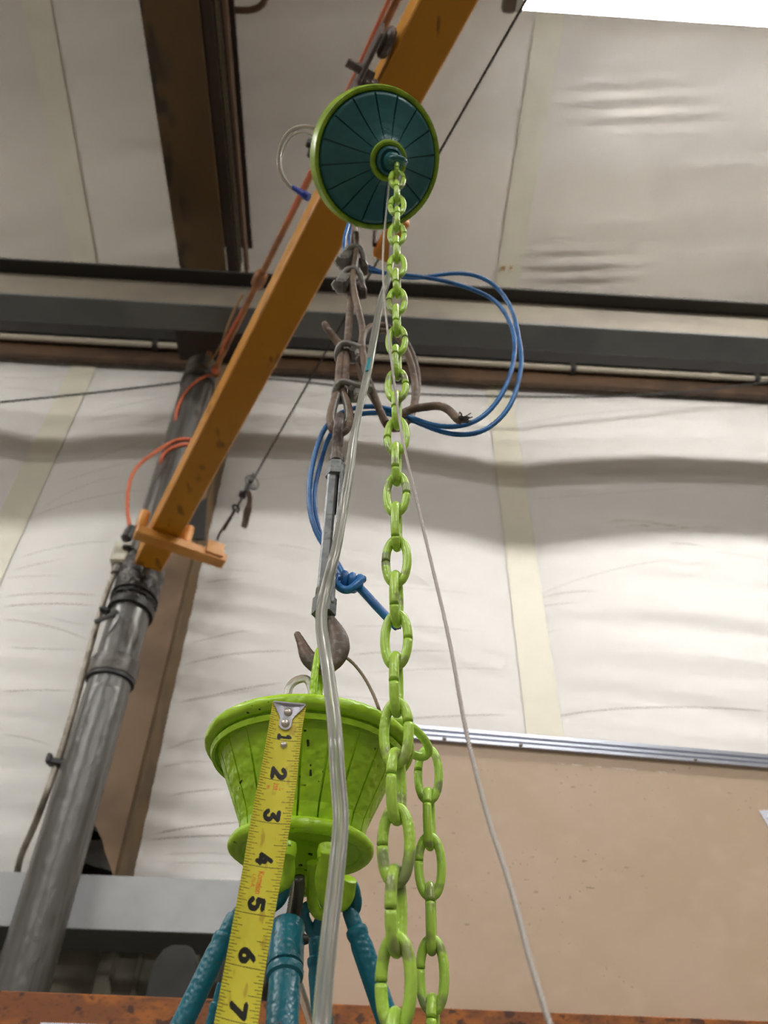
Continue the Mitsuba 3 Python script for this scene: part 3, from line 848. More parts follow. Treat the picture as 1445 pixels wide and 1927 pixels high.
# electrical box and conduit left of the mast
bxp = onY(229, 1045, my - 0.02)
k = thing('electrical_box', 'dirty cream electrical box on the left side of the mast', 'electrical box')
part(k, 'body', box(bxp + np.array([0.0, 0, 0.0]), (0.052, 0.05, 0.085), None, 0.006), 'm_cream')
part(k, 'hub', rod(bxp + np.array([0, 0, -0.042]), bxp + np.array([0, 0, -0.075]), 0.016), 'm_mastdark', 30)
part(k, 'switch', box(bxp + np.array([0.022, -0.03, 0.008]), (0.03, 0.02, 0.012), None, 0.003), 'm_black')
k = thing('mast_conduit', 'thin grey conduit climbing the left side of the mast to the cream box', 'pipe')
cpts = [bxp + np.array([0, 0, -0.07])] + [onY(px, py, my - 0.01) for px, py in ((203, 1110), (159, 1260), (124, 1385), (98, 1465), (87, 1495))] + [onY(px, py, my + 0.06) for px, py in ((66, 1550),)] + [onY(46, 1595, 2.09), onY(35, 1628, 2.16), onY(30, 1660, 2.20), onY(28, 1720, 2.21)]
part(k, 'pipe', tube(spline(cpts, 90), 0.0088, 12), 'm_pipe', True)
q = onY(108, 1436, my - 0.012)
part(k, 'clamp', cat([box(q, (0.05, 0.03, 0.016), frame((0.12, 0, 1)), 0.003), box(q + np.array([-0.02, -0.01, 0.006]), (0.012, 0.02, 0.024), None, 0.002)]), 'm_black')
part(k, 'clamp', box(onY(205, 1150, my - 0.012), (0.04, 0.03, 0.012), None, 0.002), 'm_black')

# thin black cables along the wall
cb = [onY(px, py, 2.17) for px, py in ((-140, 772), (0, 757), (120, 745), (230, 733), (338, 720), (420, 713), (500, 713), (600, 722), (700, 735), (820, 743), (950, 746), (1070, 747), (1180, 745), (1290, 737), (1380, 727), (1460, 717), (1560, 702))]
single('wall_cable', 'thin black cable sagging across the white wall below the eave angle', 'cable', tube(spline(cb, 120), 0.0045, 8), 'm_black', True)

# ------------------------------------------------------------------ rack beam and board at the bottom
k = thing('rack_beam', 'rusty orange rack beam along the bottom edge of the picture', 'beam')
ra, rb = onY(0, 1858, 1.30), onY(1445, 1927, 1.335)
rd = (rb - ra); rl = np.linalg.norm(rd); rd /= rl
RR = frame((0, 0, 1), rd)
rh = 0.047
mid = (ra + rb) / 2
part(k, 'face', box(mid + RR @ np.array([0, 0.004, -rh / 2]), (rl + 3, 0.008, rh), RR, 0.001), 'm_rack')
part(k, 'lip', box(mid + RR @ np.array([0, 0.014, -rh + 0.003]), (rl + 3, 0.012, 0.006), RR, 0.001), 'm_rack')
for s_ in (-1, 1):
    part(k, 'end_plate', box(mid + RR @ np.array([s_ * (rl / 2 + 1.5), 0.02, -0.03]), (0.006, 0.06, 0.12), RR, 0.001), 'm_rack')
    u_ = mid + RR @ np.array([s_ * (rl / 2 + 1.53), 0.02, 0])
    part(k, 'post', bx(u_[0] - 0.03, u_[0] + 0.03, u_[1] - 0.03, u_[1] + 0.03, 0, CZ + 0.9), 'm_rack')
single('sticker', 'white paper edge below the rusty rack beam at the lower left corner', 'paper', box(onY(250, 1946, 1.302), (0.26, 0.002, 0.02), None, 0), 'm_paper')

pa, pb_ = onY(780, 1368, 1.35), onY(1445, 1425, 1.41)
pd = pb_ - pa; pd[2] = 0; pd /= np.linalg.norm(pd)
RP = np.stack([pd, [0, 0, 1], np.cross(pd, [0, 0, 1])], 1)           # x along, y up, z towards the viewer
x_l = (onY(548, 1700, 1.335) - pa) @ pd
BWd = 1.6
k = thing('backer_board', 'large brown hardboard panel with aluminium top trim behind the chains', 'panel')


def pp_(x, y, z=0):
    return pa + RP @ np.array([x, y, z])


part(k, 'sheet', box(pp_(x_l + BWd / 2, -0.30, -0.006), (BWd, 0.56, 0.012), RP, 0.0005), 'm_board')
tr = [(0.030, -0.002), (0.030, -0.021), (0.029, -0.023), (0.026, -0.023), (0.025, -0.020), (0.0185, -0.020), (0.0175, -0.023), (0.0125, -0.023), (0.0115, -0.0205), (0.004, -0.0205), (0.003, -0.024), (0.0, -0.024), (0, -0.002)]
# the trim's section: up (0..-.028) by depth
sec = Polygon([(0.0, 0.0), (0.009, 0.0), (0.009, -0.0075), (0.0045, -0.009), (0.0045, -0.0105), (0.008, -0.0115), (0.008, -0.017), (0.0045, -0.018), (0.0045, -0.0195), (0.0075, -0.0205), (0.0075, -0.027), (0.0, -0.027)])
part(k, 'trim', prism(sec, BWd, np.stack([RP[:, 2], RP[:, 1], -RP[:, 0]], 1), pp_(x_l + BWd / 2, 0.0, 0.001)), 'm_alu', False, 'ribbed aluminium trim strip')
for px, py in ((833, 1387), (979, 1398), (1322, 1424), (690, 1376)):
    sx = (onY(px, py, 1.36) - pa) @ pd
    part(k, 'screw', lathe([(0, 0.0035), (0.0022, 0.003), (0.0036, 0.0012), (0.0038, 0)], 16, RP, pp_(sx, -0.0235, 0.0085)), 'm_screw', 30)
q = onY(1446, 1543, 1.405)
sx, sy = (q - pa) @ pd, q[2] - pa[2]
kk = part(k, 'label_card', prism(Polygon([(-0.0135, 0.017), (0.05, 0.023), (0.05, -0.018), (-0.003, -0.017)]), 0.001, RP, pp_(sx, sy, 0.001)), 'm_paper', False, 'white card at the right edge')
part(kk, 'pen_stroke', tube([pp_(sx - 0.004, sy + 0.003, 0.0016), pp_(sx + 0.004, sy - 0.001, 0.0016), pp_(sx + 0.012, sy - 0.001, 0.0016)], 0.0006, 6), 'm_ink', True)

# ------------------------------------------------------------------ the lime cup and its arms
CX = onY(583, 1412, yH)
cz0 = CX[2]                                  # height of the upper rim
z_lo = onY(565, 1598, yH)[2]
H = cz0 - z_lo
cup = thing('chandelier', 'lime green fluted fixture cup with teal arms hanging from the hook', 'chandelier')
Rr, Rb = 0.0612, 0.0372
CUPROT = math.radians(-90 - 3)


def flute(v, g):
    w = v.copy()
    ph = (g - CUPROT) / (2 * np.pi) * 20
    d = np.abs(ph - np.round(ph)) / 20 * 2 * np.pi            # angle from the nearest groove
    for i in range(v.shape[0]):
        r = np.hypot(v[i, :, 0], v[i, :, 1])
        zf = (v[i, 0, 2] + H) / H
        if 0.03 < zf < 0.87:
            dep = 0.0042 * np.clip((CHW + CLIP_ - d) / CLIP_, 0, 1)
            lump = 0.0006 * (meshkit.fbm(v[i] * 55 + 5, 2, 1) - 0.5)
            w[i, :, :2] *= ((r - dep + lump) / r)[:, None]
    return w


CHW, CLIP_ = 0.0135, 0.0035
prof = [(0.0615, 0.0)]
zz_ = np.r_[np.linspace(0.0, 0.12, 5), 0.127, np.linspace(0.135, 1.0, 24)]
for u in zz_:                               # u: 0 top, 1 bottom
    r = np.interp(u, [0, .06, .12, .25, .4, .55, .7, .85, 1.0], [.0612, .0584, .0560, .0514, .0464, .0427, .0396, .0371, .0352])
    prof.append((r, -u * (H - 0.004)))
prof += [(0.033, -H + 0.004), (0.056, -0.006), (0.058, 0.0)]
cupm = lathe(prof, groove_angles(20, CUPROT, CHW, CLIP_, 9), None, (CX[0], yH, cz0), flute)
part(cup, 'cup', cupm, 'm_lime', 30)


def bead(R0, r, seed):
    g = np.arange(180) * 2 * np.pi / 180
    m = tube(np.stack([R0 * np.cos(g), R0 * np.sin(g), 0 * g], 1), r, 16, closed=True)
    n_ = meshkit.fbm(np.array(m.vertices) * 70, 2, seed) - 0.5
    c_ = np.array(m.vertices); rad = np.hypot(c_[:, 0], c_[:, 1])[:, None]
    ctr = np.c_[c_[:, :2] / rad * R0, 0 * rad]
    m.vertices = ctr + (c_ - ctr) * (1 + 0.18 * n_)[:, None]
    return m


part(cup, 'upper_rim', place(bead(0.0605, 0.0046, 2), None, (CX[0], yH, cz0)), 'm_lime', True)
lip = lathe([(0.0552, -0.0035), (0.0604, -0.0065), (0.0592, -0.0095), (0.0575, -0.0085)], 180, None, (CX[0], yH, cz0))
part(cup, 'rim_fillet', lip, 'm_lime', 30)
part(cup, 'lower_rim', place(bead(0.0375, 0.0042, 3), None, (CX[0], yH, z_lo)), 'm_lime', True)
part(cup, 'under_plate', lathe([(0.0348, -0.0022), (0.030, 0.0005), (0.020, 0.001), (0.0, 0.001)], 96, None, (CX[0], yH, z_lo)), 'm_lime', 30)
part(cup, 'top_plate', lathe([(0.0, 0.001), (0.057, 0.0005), (0.059, -0.001)], 96, None, (CX[0], yH, cz0 - 0.006)), 'm_lime', 30)
part(cup, 'socket', lathe([(0.0112, 0.003), (0.0118, -0.001), (0.0118, -0.012), (0.0105, -0.0135), (0.0085, -0.0135), (0.0085, -0.015), (0.0092, -0.0165), (0.0092, -0.0225), (0.0080, -0.0235), (0.0055, -0.0235), (0.0055, -0.02)], 48, None, (CX[0] - 0.0005, yH, z_lo)), 'm_lime', 30)
# hanging loop on top, seen edge on
z_top = onY(600, 1219, yH)[2]
lh = (z_top - 0.0024 - (cz0 - 0.004))
yw = math.radians(80)
ux = np.array([math.cos(yw), math.sin(yw), 0])
g = np.linspace(-0.5 * np.pi + 0.05, 1.5 * np.pi - 0.05, 60)
lp = np.stack([0.0095 * np.cos(g), (lh / 2) * np.sin(g)], 1)
lc = np.array([onY(596, 1290, yH)[0], yH, cz0 - 0.004 + lh / 2])
part(cup, 'loop', tube(lc + lp[:, :1] * ux + lp[:, 1:] * np.array([0, 0, 1.0]), 0.0024, 12), 'm_lime', True)
part(cup, 'loop_nut', lathe([(0, 0.010), (0.004, 0.010), (0.0085, 0.006), (0.009, 0), (0.0, 0)], 32, None, (lc[0], yH, cz0 - 0.005)), 'm_lime', 30)
# side lug that carries the slack chain
# hooks under the cup
D0 = (onY(565, 1640, yH) - CAM) @ fwd


def pts(lst, d):
    return [onD(a, b, d if len(c) == 0 else c[0]) for a, b, *c in lst]


dn = 0.405
hooks = [
    ([(538, 1598), (541, 1618), (543, 1640), (538, 1658), (526, 1668), (512, 1664), (508, 1648)], 0.405, 0.0035),
    ([(588, 1622), (589, 1650), (588, 1680), (590, 1702), (599, 1718), (612, 1718), (620, 1704), (622, 1690)], 0.415, 0.0032),
    ([(616, 1600), (612, 1622), (606, 1650), (609, 1680), (620, 1700), (640, 1702), (652, 1688), (656, 1664), (658, 1654)], 0.400, 0.0038),
    ([(600, 1604), (603, 1630), (600, 1650), (596, 1664)], 0.440, 0.0040),
]
for h_, d_, r_ in hooks:
    part(cup, 'arm_hook', tube(spline(pts(h_, d_), 50), r_, 12), 'm_lime', True)
for (a, b), d_ in (((538, 1600), 0.405), ((617, 1604), 0.403)):
    part(cup, 'hook_boss', lathe([(0, -0.004), (0.0052, -0.0035), (0.0058, 0), (0.0052, 0.0035), (0, 0.004)], 24, None, onD(a, b, d_)), 'm_lime', 30)


def arm(p0, p1, rr, ring_at=(), name='arm', hookpts=None, hd=None):
    p0, p1 = np.asarray(p0), np.asarray(p1)
    L = np.linalg.norm(p1 - p0); u = (p1 - p0) / L
    prof = [(0, 0), (rr * 0.62, 0.0), (rr * 0.72, 0.002), (rr * 0.74, 0.0095), (rr * 0.96, 0.0105), (rr * 1.02, 0.0125), (rr * 0.96, 0.0145), (rr * 0.9, 0.0155), (rr * 1.0, 0.019), (rr, L), (0, L)]
    k_ = part(cup, name, lathe(prof, 36, frame(u), p0), 'm_teal', 30)
    if hookpts is not None:
        part(k_, 'eye', tube(spline(pts(hookpts, hd), 40), rr * 0.55, 12), 'm_teal', True)
    return k_


arm(onD(656, 1709, 0.405), onD(752, 1985, 0.365), 0.0056, hookpts=[(656, 1716), (650, 1700), (645, 1684), (648, 1668), (660, 1664), (668, 1682), (670, 1702), (664, 1716)], hd=0.405)
arm(onD(441, 1722, 0.405), onD(315, 1985, 0.36), 0.0054, hookpts=[(441, 1728), (452, 1712), (480, 1690), (505, 1672), (522, 1660), (533, 1666), (534, 1680), (524, 1698), (500, 1712), (470, 1718), (444, 1724)], hd=0.405)
arm(onD(593, 1762, 0.435), onD(613, 1990, 0.40), 0.0056, hookpts=[(593, 1768), (580, 1742), (572, 1722), (576, 1708), (588, 1706), (600, 1712), (604, 1722), (598, 1740), (596, 1762)], hd=0.435)
arm(onD(418, 1850, 0.46), onD(385, 1990, 0.44), 0.0042)
# the centre stem: sleeve, ring and lower tube
ctop, cbot = onD(541, 1742, 0.400), onD(527, 2000, 0.335)
u = (cbot - ctop); u /= np.linalg.norm(u)
sleeve_l = np.linalg.norm(onD(536.5, 1826, 0.378) - ctop)
rs = 0.0089
part(cup, 'stem_sleeve', lathe([(rs * 0.72, 0.006), (rs * 0.80, 0.0), (rs * 0.97, 0.0), (rs, 0.0008), (rs, sleeve_l - 0.0005), (rs * 0.9, sleeve_l)], 48, frame(u), ctop), 'm_teal', 30)
part(cup, 'stem_collar', lathe([(rs * 0.85, -0.0002), (rs * 0.99, 0.0004), (rs * 1.03, 0.002), (rs * 1.0, 0.0045), (rs * 0.85, 0.0055)], 48, frame(u), ctop + u * (sleeve_l + 0.0006)), 'm_teal', 30)
part(cup, 'stem', lathe([(0.0, 0.02), (0.0076, 0.02), (0.0076, 0.085), (0, 0.085)], 40, frame(u), ctop + u * (sleeve_l - 0.015)), 'm_teal', 30)
part(cup, 'screw', lathe([(0, 0.003), (0.002, 0.0025), (0.0028, 0)], 16, frame(rgt), onD(571, 1768, 0.392)), 'm_black', 30)
sp = spline([onD(a, b, 0.412) for a, b in ((562, 1650), (560, 1690), (555, 1720), (550, 1760))], 24)
single('grey_tube', 'grey plastic tube running from the green socket into the teal stem', 'tube', tube(sp, 0.0032, 12), 'm_mastdark', True)


def twisted(p, r, strands=3, pitch=0.007, n=6, step=None):
    p = np.asarray(p, float)
    s = np.r_[0, np.cumsum(np.linalg.norm(np.diff(p, axis=0), axis=1))]
    N = int(s[-1] / (pitch / 9)) + 2
    q = CubicSpline(s, p)(np.linspace(0, s[-1], N))
    t, A, B = frames(q)
    ph = np.linspace(0, s[-1], N) / pitch * 2 * np.pi
    out = []
    for k_ in range(strands):
        o = ph + 2 * np.pi * k_ / strands
        out.append(tube(q + r * 0.55 * (np.cos(o)[:, None] * A + np.sin(o)[:, None] * B), r * 0.52, n))
    return cat(out)


single('short_wire', 'short twisted steel wire entering the top of the teal stem', 'wire', twisted(spline([onD(a, b, 0.408) for a, b in ((550, 1655), (547, 1690), (542, 1718), (540, 1745))], 20), 0.0011, 3, 0.004), 'm_steelwire', True)
single('lower_cord', 'clear cord emerging beside the teal stem at the picture bottom', 'cord', tube(spline([onD(a, b, 0.43) for a, b in ((558, 1842), (566, 1865), (578, 1900), (592, 1945), (600, 1980))], 30), 0.0026, 10), 'm_cord', True)

# ------------------------------------------------------------------ hook, turnbuckle, rope
def yh(px, py, dy=0.0):
    return onY(px, py, yH + dy)


k = thing('turnbuckle', 'grey steel turnbuckle with a rusty hook carrying the green cup', 'turnbuckle')
TB = k
hk = [(614, 1150, 8.5), (620, 1164, 10), (630, 1182, 14), (637, 1202, 18.5), (637, 1224, 20.5), (626, 1244, 20), (608, 1254, 18), (590, 1247, 17.5), (577, 1232, 16), (570, 1216, 12), (564, 1203, 8.5), (559.5, 1194, 6.5)]
hp = [yh(a, b) for a, b, _ in hk]
hs = spline(hp, 70)
dd_ = [(p - CAM) @ fwd for p in hp]
hr = np.interp(np.linspace(0, 1, 70), np.linspace(0, 1, len(hk)), [w * d / F for (_, _, w), d in zip(hk, dd_)])
tipn = trimesh.creation.icosphere(2, hr[-1]); tipn.apply_scale([1, 0.6, 1])
part(k, 'hook', cat([tube(hs, hr, 20, ax=(0, 1, 0), sx=0.55, sy=1.0), place(tipn, None, hs[-1])]), 'm_hook', True, 'rusty brown hook')
bt, bb2 = yh(632, 884), yh(610, 1142)
u = bb2 - bt; L = np.linalg.norm(u); u /= L
RU = frame(u, (1, 0, 0))
sc_t = (bt - CAM) @ fwd / F
sc_b = (bb2 - CAM) @ fwd / F
for xo_, w_, dy_ in ((-0.0022, 0.0082, 0.0), (0.0052, 0.0032, 0.002)):
    part(k, 'body_rail', box((bt + bb2) / 2 + RU @ np.array([xo_, dy_, 0]), (w_, 0.010, L), RU, 0.0015), 'm_galv')
nt = part(k, 'top_nut', nutshape(0.0085, 0.015, RU, bt + u * 0.002), 'm_galv', False)
part(k, 'bottom_nut', nutshape(0.0088, 0.014, RU, bb2 + u * 0.000), 'm_galv', False)
part(k, 'bottom_collar', lathe([(0.0, -0.004), (0.0072, -0.004), (0.0072, 0.004), (0, 0.004)], 24, RU, bb2 - u * 0.011), 'm_bolt_rust', 30)
part(k, 'rod', rod(bt - u * 0.012, bt + u * L * 0.35, 0.0034), 'm_bolt_rust', 30)
part(k, 'lock_nut', lathe([(0.004, -0.004), (0.0065, -0.0035), (0.0068, 0), (0.0065, 0.0035), (0.004, 0.004)], 24, RU, bt - u * 0.012), 'm_bolt_rust', 30)
part(k, 'rod', rod(bb2, bb2 + u * 0.012, 0.0046), 'm_hook', 30)
ey = [yh(a, b, c) for a, b, c in ((632, 862, 0), (633, 840, -0.001), (635, 815, -0.006), (637, 797, -0.0085), (639, 788, -0.004), (640, 785, 0.003), (640, 795, 0.010), (638, 815, 0.009), (635, 838, 0.004))]
part(k, 'eye', tube(spline(ey, 60), [0.0046] * 60, 14), 'm_bolt_rust', True, 'rusty eye bolt')

k = thing('wire_rope', 'rusty brown steel wire rope hanging from the boom, clamped and coiled', 'rope')
RRd = 0.0039
A_ = [(685, 175, 0), (676, 300, 0), (668, 420, 0), (664, 480, 0), (662, 530, 0.003), (658, 590, 0.004), (653.5, 646, 0.002), (651, 683, 0), (649, 715, 0.0), (645.5, 737, 0.0), (652, 756, 0), (657, 777, 0), (657, 795, 0), (651, 808, 0), (640, 815, 0), (629, 811, 0), (623, 799, 0), (622, 785, 0), (627, 762, 0), (634, 738, 0.0), (637, 718, 0), (639.5, 686, 0), (641, 655, 0), (628, 634, -0.004), (610.5, 609, -0.008)]
part(k, 'main_strand', tube(spline([yh(*q) for q in A_], 260), RRd, 12), 'm_rope', True)
C_ = [(670, 440, -0.006), (667, 500, -0.007), (664, 533, -0.007), (669, 560, -0.006), (676, 590, -0.005), (682, 620, -0.004), (681, 640, -0.003), (676, 662, 0.0), (676, 688, 0.004), (684, 716, 0.010), (698, 742, 0.012), (712, 766, 0.014), (722, 790, 0.016), (731, 803, 0.02), (748, 806, 0.024), (764, 796, 0.03), (776, 772, 0.034), (781, 738, 0.034), (777, 700, 0.030), (766, 664, 0.022), (748, 632, 0.014), (728, 615, 0.008), (708, 612, 0.002), (692, 619, -0.002), (682, 636, -0.006), (683, 665, -0.008), (690, 705, -0.006), (702, 740, 0.0), (716, 775, 0.008), (728, 797, 0.012)]
part(k, 'coil', tube(spline([yh(*q) for q in C_], 300), RRd * 0.92, 12), 'm_rope', True)
D_ = [(774, 790, 0.030), (780, 760, 0.042), (786, 725, 0.042), (782, 690, 0.038), (770, 655, 0.03), (752, 628, 0.02), (730, 622, 0.012), (706, 620, 0.006)]
part(k, 'coil', tube(spline([yh(*q) for q in D_], 90), RRd * 0.9, 12), 'm_rope', True)
F_ = [(748, 792, 0.02), (762, 776, 0.016), (780, 769, 0.013), (800, 766, 0.010), (822, 764, 0.008), (838, 768, 0.005), (850, 777, 0.003), (860, 788, 0.001), (868, 791, 0.0)]
tl = tube(spline([yh(*q) for q in F_], 90), RRd * 1.0, 12)
part(k, 'tail', tl, 'm_rope', True)
fr_ = []
r2 = np.random.RandomState(3)
for i in range(26):
    e = yh(872 + r2.uniform(-9, 17), 786 + r2.uniform(-12, 10), r2.uniform(-0.01, 0.01))
    s0 = yh(866 + r2.uniform(-3, 3), 789 + r2.uniform(-3, 3))
    fr_.append(tube(spline([s0, (s0 + e) / 2 + r2.uniform(-0.0015, 0.0015, 3), e], 8), 0.00055, 5))
fk = part(k, 'frayed_end', cat(fr_), 'm_rope_fray', True, 'dark frayed strands')
labels[fk]['kind'] = 'stuff'
k = thing('thimble', 'grey teardrop thimble inside the rope eye above the turnbuckle', 'thimble')
th = [(644, 742, 0), (648.5, 758, 0), (652, 776, 0), (651.5, 792, 0), (646, 802, 0), (640, 806, 0), (633, 803, 0), (628.5, 795, 0), (628, 785, 0), (632, 764, 0), (638, 744, 0)]
part(k, 'liner', tube(spline([yh(*q) for q in th], 80), 0.0022, 10, ax=(0, 1, 0), sx=2.0, sy=0.8), 'm_clip', True)


def clip(px, py, lab, half, ang=0.0, up_seen=False):
    """wire rope clip: saddle, U bolt, two nuts"""
    c = yh(px, py)
    k_ = thing('rope_clip', lab, 'clip', None)
    u_ = np.array([-0.03 + math.sin(ang) * 0.3, 0, 1.0])
    R_ = frame(u_, (1, 0, 0))
    def P(x, y, z):
        return c + R_ @ np.array([x, y, z]) * (0.78, 0.9)[up_seen]
    if not up_seen:
        part(k_, 'saddle', cat([box(P(0.013, -0.001, -0.001), (0.016, 0.016, 0.0125), R_, 0.003), box(P(0.015, -0.004, -0.011), (0.008, 0.010, 0.012), R_, 0.003)]), 'm_clip')
        ub = [P(0.022, -0.010, -0.004), P(0.008, -0.0105, 0.000), P(-0.006, -0.0095, 0.004), P(-0.0105, -0.006, -0.001), P(-0.0125, 0.001, -0.008), P(-0.0105, 0.007, -0.010), P(-0.004, 0.0095, -0.008), P(0.020, 0.0095, -0.006)]
        part(k_, 'u_bolt', tube(spline(ub, 50), 0.0032, 12), 'm_clip', True)
        part(k_, 'nut', nutshape(0.0046, 0.0055, frame(R_[:, 0], (0, 0, 1)), P(0.028, -0.007, -0.003)), 'm_clip', False)
        part(k_, 'nut', nutshape(0.0046, 0.0055, frame((0.2, -0.2, -1)), P(0.017, -0.005, -0.020)), 'm_clip', False)
    else:
        ub = [P(-0.013, 0.006, -0.014), P(-0.012, -0.004, 0.0), P(-0.007, -0.009, 0.009), P(0.0, -0.010, 0.012), P(0.007, -0.009, 0.009), P(0.012, -0.003, -0.002), P(0.013, 0.008, -0.018)]
        part(k_, 'u_bolt', tube(spline(ub, 50), 0.0034, 12), 'm_clip', True)
        part(k_, 'saddle', box(P(-0.011, -0.002, -0.010), (0.012, 0.018, 0.024), R_ @ frame((0.25, 0.2, 1)), 0.004), 'm_clip')
        part(k_, 'saddle', box(P(0.012, 0.004, -0.013), (0.009, 0.014, 0.022), R_ @ frame((-0.2, 0.1, 1)), 0.003), 'm_bolt_rust')
        part(k_, 'nut', nutshape(0.006, 0.007, frame((0.3, -0.6, -0.8)), P(-0.018, -0.004, -0.017)), 'm_clip', False)


clip(666, 486, 'uppermost rope clip, just below the teal plate', 0, 0, True)
clip(662, 529, 'second rope clip down, above where the rope strands part', 0, 0, True)
clip(653, 662, 'third rope clip down, where the cut rope end sticks out', 0)
clip(650, 735, 'lowest rope clip, right above the grey thimble', 0)
single('hook_wire', 'thin brown wire arching from the rusty hook down to the green cup rim', 'wire', tube(spline([yh(652, 1238), yh(668, 1252, -0.002), yh(686, 1276, -0.006), yh(702, 1306, -0.012), yh(712, 1332, -0.018), yh(716, 1350, -0.01)], 40), 0.0011, 8), 'm_brownwire', True)
single('tube_arch', 'clear plastic tube arching out of the green cup beside its loop', 'tube', tube(spline([yh(539, 1325, 0.0), yh(541, 1305), yh(549, 1287, 0.002), yh(562, 1279, 0.004), yh(576, 1278, 0.006), yh(584, 1290, 0.008), yh(588, 1310, 0.008), yh(589, 1330, 0.008)], 50), 0.0027, 12), 'm_cord', True)

# ------------------------------------------------------------------ blue cord
k = thing('blue_cord', 'doubled blue cord looping behind the chain, knotted near the turnbuckle', 'cord')
b1 = [(661, 385, .03), (655, 425, .02), (648, 452, .014), (649, 478, .014), (662, 498, .014), (690, 509, .012), (735, 515, .01), (790, 521, .01), (840, 530, .01), (890, 545, .01), (930, 566, .01), (956, 600, .01), (968, 640, .01), (964, 690, .01), (945, 740, .012), (915, 778, .015), (880, 798, .015), (845, 803, .018), (805, 797, .02), (765, 782, .026), (730, 770, .026), (700, 765, .026), (668, 768, .024), (638, 780, .022), (612, 806, .022), (594, 850, .022), (583, 905, .022), (583, 955, .022), (595, 1000, .022), (615, 1035, .022), (636, 1070, .018), (645, 1090, .012)]
b2 = [(672, 380, .034), (664, 425, .026), (657, 452, .02), (665, 478, .02), (690, 500, .02), (735, 517, .016), (780, 523, .016), (830, 517, .016), (880, 516, .016), (920, 530, .016), (950, 560, .016), (968, 598, .016), (976, 635, .016), (981, 675, .016), (975, 720, .016), (958, 765, .018), (930, 797, .02), (895, 815, .02), (855, 817, .024), (815, 807, .026), (780, 793, .03), (745, 782, .03), (710, 777, .03), (675, 780, .03), (646, 792, .028), (620, 822, .028), (604, 868, .028), (592, 920, .028), (593, 965, .028), (604, 1010, .028), (622, 1042, .026), (644, 1076, .02), (650, 1092, .012)]
for b in (b1, b2):
    part(k, 'strand', tube(spline([yh(*q) for q in b], 260), 0.0024, 12), 'm_blue', True)
kc, kd = yh(661, 1096, 0.010), yh(745, 1180, 0.006) - yh(661, 1096, 0.010)
kd = yh(690, 1104, 0.01) - yh(640, 1092, 0.01); kd /= np.linalg.norm(kd)
RK = frame(kd, (0, 1, 0))
g = np.linspace(0, 2 * np.pi * 2.35, 120)
wr = np.stack([0.0050 * np.cos(g + 2.0), 0.0050 * np.sin(g + 2.0), np.linspace(-0.0065, 0.0075, 120)], 1)
kn = [tube(wr @ RK.T + kc, 0.0030, 12)]
kn.append(tube(spline([yh(636, 1085, .012), yh(640, 1106, .004), yh(655, 1110, .002), yh(672, 1098, .003), yh(684, 1090, .006)], 40), 0.0030, 12))
part(k, 'knot', cat(kn), 'm_blue', True)
part(k, 'tail', tube(spline([yh(668, 1098, .010), yh(686, 1116, .009), yh(706, 1138, .008), (yh(725, 1158, .008)), yh(738, 1171, .008), yh(748, 1180, 0.008)], 40), 0.0033, 12), 'm_blue', True)
part(k, 'wire_tip', cat([tube(spline([yh(744, 1177, .008), yh(752 + a, 1182 + b, .008)], 5) if False else np.array([yh(744, 1177, .008), yh(752 + a, 1181 + b, .008)]), 0.0006, 5) for a, b in ((0, 0), (2, 2), (-2, 3), (3, -1))]), 'm_black', True)

# ------------------------------------------------------------------ teal plate (ceiling canopy of the fixture)
PD = 0.885
KP = 1.19
pc = onD(711.5, 300.5, PD)
vd = pc - CAM; vd /= np.linalg.norm(vd)
iu = upv - vd * (upv @ vd); iu /= np.linalg.norm(iu)
ir = np.cross(vd, iu)
tl_ = math.radians(19)
pn = -vd * math.cos(tl_) + ir * math.sin(tl_) - iu * 0.03; pn /= np.linalg.norm(pn)
RPl = frame(pn, ir)                      # z towards the viewer
PR = 0.0625
can = thing('canopy_plate', 'round teal fluted ceiling plate with lime rim at the top of the green chain', 'ceiling plate')


def flute2(v, g):
    w = v.copy()
    ph = (g - math.radians(94)) / (2 * np.pi) * 16
    d = np.abs(ph - np.round(ph)) / 16 * 2 * np.pi
    for i in range(v.shape[0]):
        r = np.hypot(v[i, :, 0], v[i, :, 1])
        if 0.0155 < r[0] < 0.0568:
            w[i, :, 2] -= 0.0034 * np.clip((0.0125 + 0.004 - d) / 0.004, 0, 1)
    return w


prof = [(0.0588, -0.004), (0.0580, 0.0015)] + [(r, np.interp(r, [0.0, 0.014, 0.022, 0.032, 0.044, 0.056, 0.0575], [0.036, 0.0262, 0.0195, 0.0138, 0.0084, 0.0042, 0.0022])) for r in np.linspace(0.0572, 0.0142, 30)] + [(0.0138, 0.0268), (0.010, 0.0275)]
part(can, 'dome', lathe(prof, groove_angles(16, math.radians(94), 0.0125, 0.004, 8), RPl * KP, pc, flute2), 'm_plate', 30)
part(can, 'rim', lathe([(0.0586, -0.003), (0.0592, 0.001), (0.0608, 0.0024), (0.0630, 0.002), (0.0640, -0.0005), (0.0640, -0.014), (0.062, -0.015), (0.0600, -0.013), (0.0586, -0.003)], 128, RPl * KP, pc), 'm_plate_lime', 30, 'lime green rim')
part(can, 'back', lathe([(0.0, -0.010), (0.061, -0.010)], 64, RPl * KP, pc), 'm_plate', 30)
part(can, 'collar_ring', lathe([(0.0105, 0.0268), (0.0150, 0.0262), (0.0172, 0.0268), (0.0180, 0.029), (0.0176, 0.0315), (0.0160, 0.0325), (0.0140, 0.0318), (0.0120, 0.0285)], 64, RPl * KP, pc), 'm_plate_lime', 30, 'lime green collar')
